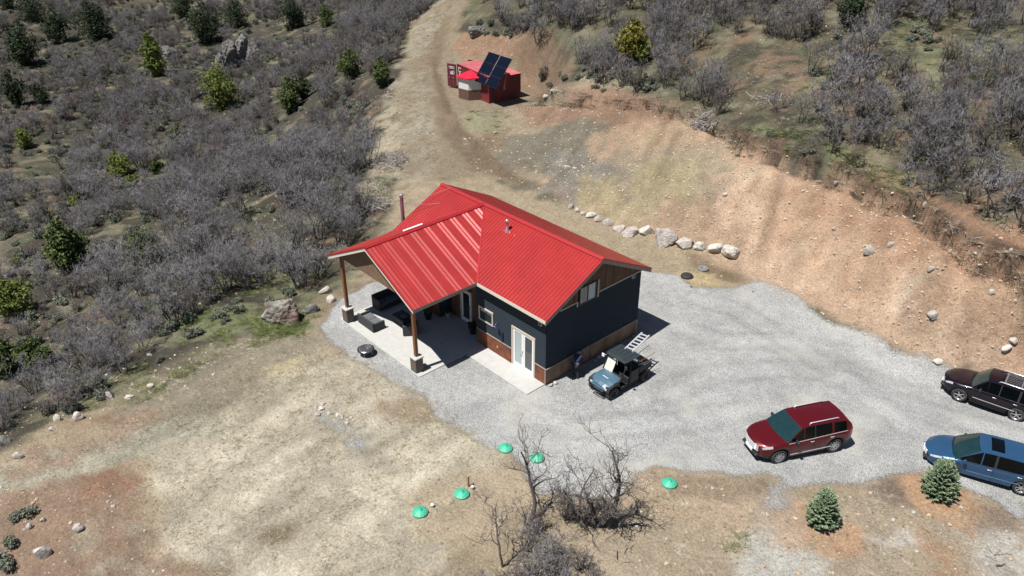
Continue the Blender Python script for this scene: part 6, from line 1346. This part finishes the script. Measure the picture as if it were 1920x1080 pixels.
tag(person, 'person in blue shirt and dark trousers bending forward in the gable wall shade', 'person')
sl = skin_mesh('shirt', [PV[i] for i in (0, 1, 2, 3, 15, 16, 19, 20)]+[(.46, .205, .965), (.49, -.195, 1.005)], [(0, 1), (1, 2), (2, 3), (2, 4), (4, 5), (2, 6), (6, 7), (5, 8), (7, 9)], [(.165, .15), (.165, .145), (.18, .155), .075, .082, .064, .082, .064, .05, .05], M_jk, person)
tr_ = skin_mesh('trousers', [PV[i] for i in (0, 7, 8, 9, 11, 12, 13)], [(0, 1), (1, 2), (2, 3), (0, 4), (4, 5), (5, 6)], [(.155, .145), .115, .08, .06, .115, .08, .06], M_jean, person)
for s, (x, y) in ((1, (.05, .135)), (-1, (.03, -.155))):
    b_ = MB(); b_.box(x-.10, y-.048, 0, x+.17, y+.048, .09, b=.03); b_.build('shoe', M_shoe, person, True)
cp = MB(); cp.lathe([(.108, 0), (.106, .05), (.08, .09), (.03, .108), (0, .11)], 18, Matrix.Translation((.51, 0, 1.41)) @ Matrix.Rotation(.45, 4, 'Y')); cp.box(.06, -.07, -.004, .19, .07, .012, Matrix.Translation((.51, 0, 1.41)) @ Matrix.Rotation(.55, 4, 'Y'), b=.02); cp.build('cap', M_cap, person, True)
fc = MB(); fc.lathe([(0, .02), (.014, .0), (.018, -.03), (0, -.035)], 8, Matrix.Translation((.60, 0, 1.36))); fc.build('nose', M_skin, person, True)
for s in (1, -1):
    e_ = MB(); e_.lathe([(0, .008), (.008, 0), (0, -.008)], 8, Matrix.Translation((.585, s*.035, 1.385))); e_.build('eye', M_dark, person); e_ = MB(); e_.lathe([(0, .03), (.014, .01), (.012, -.02), (0, -.03)], 8, Matrix.Translation((.50, s*.10, 1.375))); e_.build('ear', M_skin, person, True)
    hnd = [(.0, 0, 0), (.045, 0, .0)]; base = Vector(PV[18] if s > 0 else PV[22])
    fv = [tuple(base), tuple(base+Vector((.05, 0, .0)))]; fe = [(0, 1)]; frr = [.028, .033]
    for k in range(4): yk = (-.030+k*.02); a = len(fv); fv += [tuple(base+Vector((.085, yk, .004))), tuple(base+Vector((.115, yk, -.012))), tuple(base+Vector((.125, yk, -.036)))]; fe += [(1, a), (a, a+1), (a+1, a+2)]; frr += [.010, .0095, .008]
    a = len(fv); fv += [tuple(base+Vector((.04, -s*.038, -.005))), tuple(base+Vector((.075, -s*.05, -.018)))]; fe += [(0, a), (a, a+1)]; frr += [.012, .010]
    skin_mesh('hand', fv, fe, frr, M_skin, person, 1)
person.location = (.62, 1.62, .005); person.rotation_euler = (0, 0, radians(112))
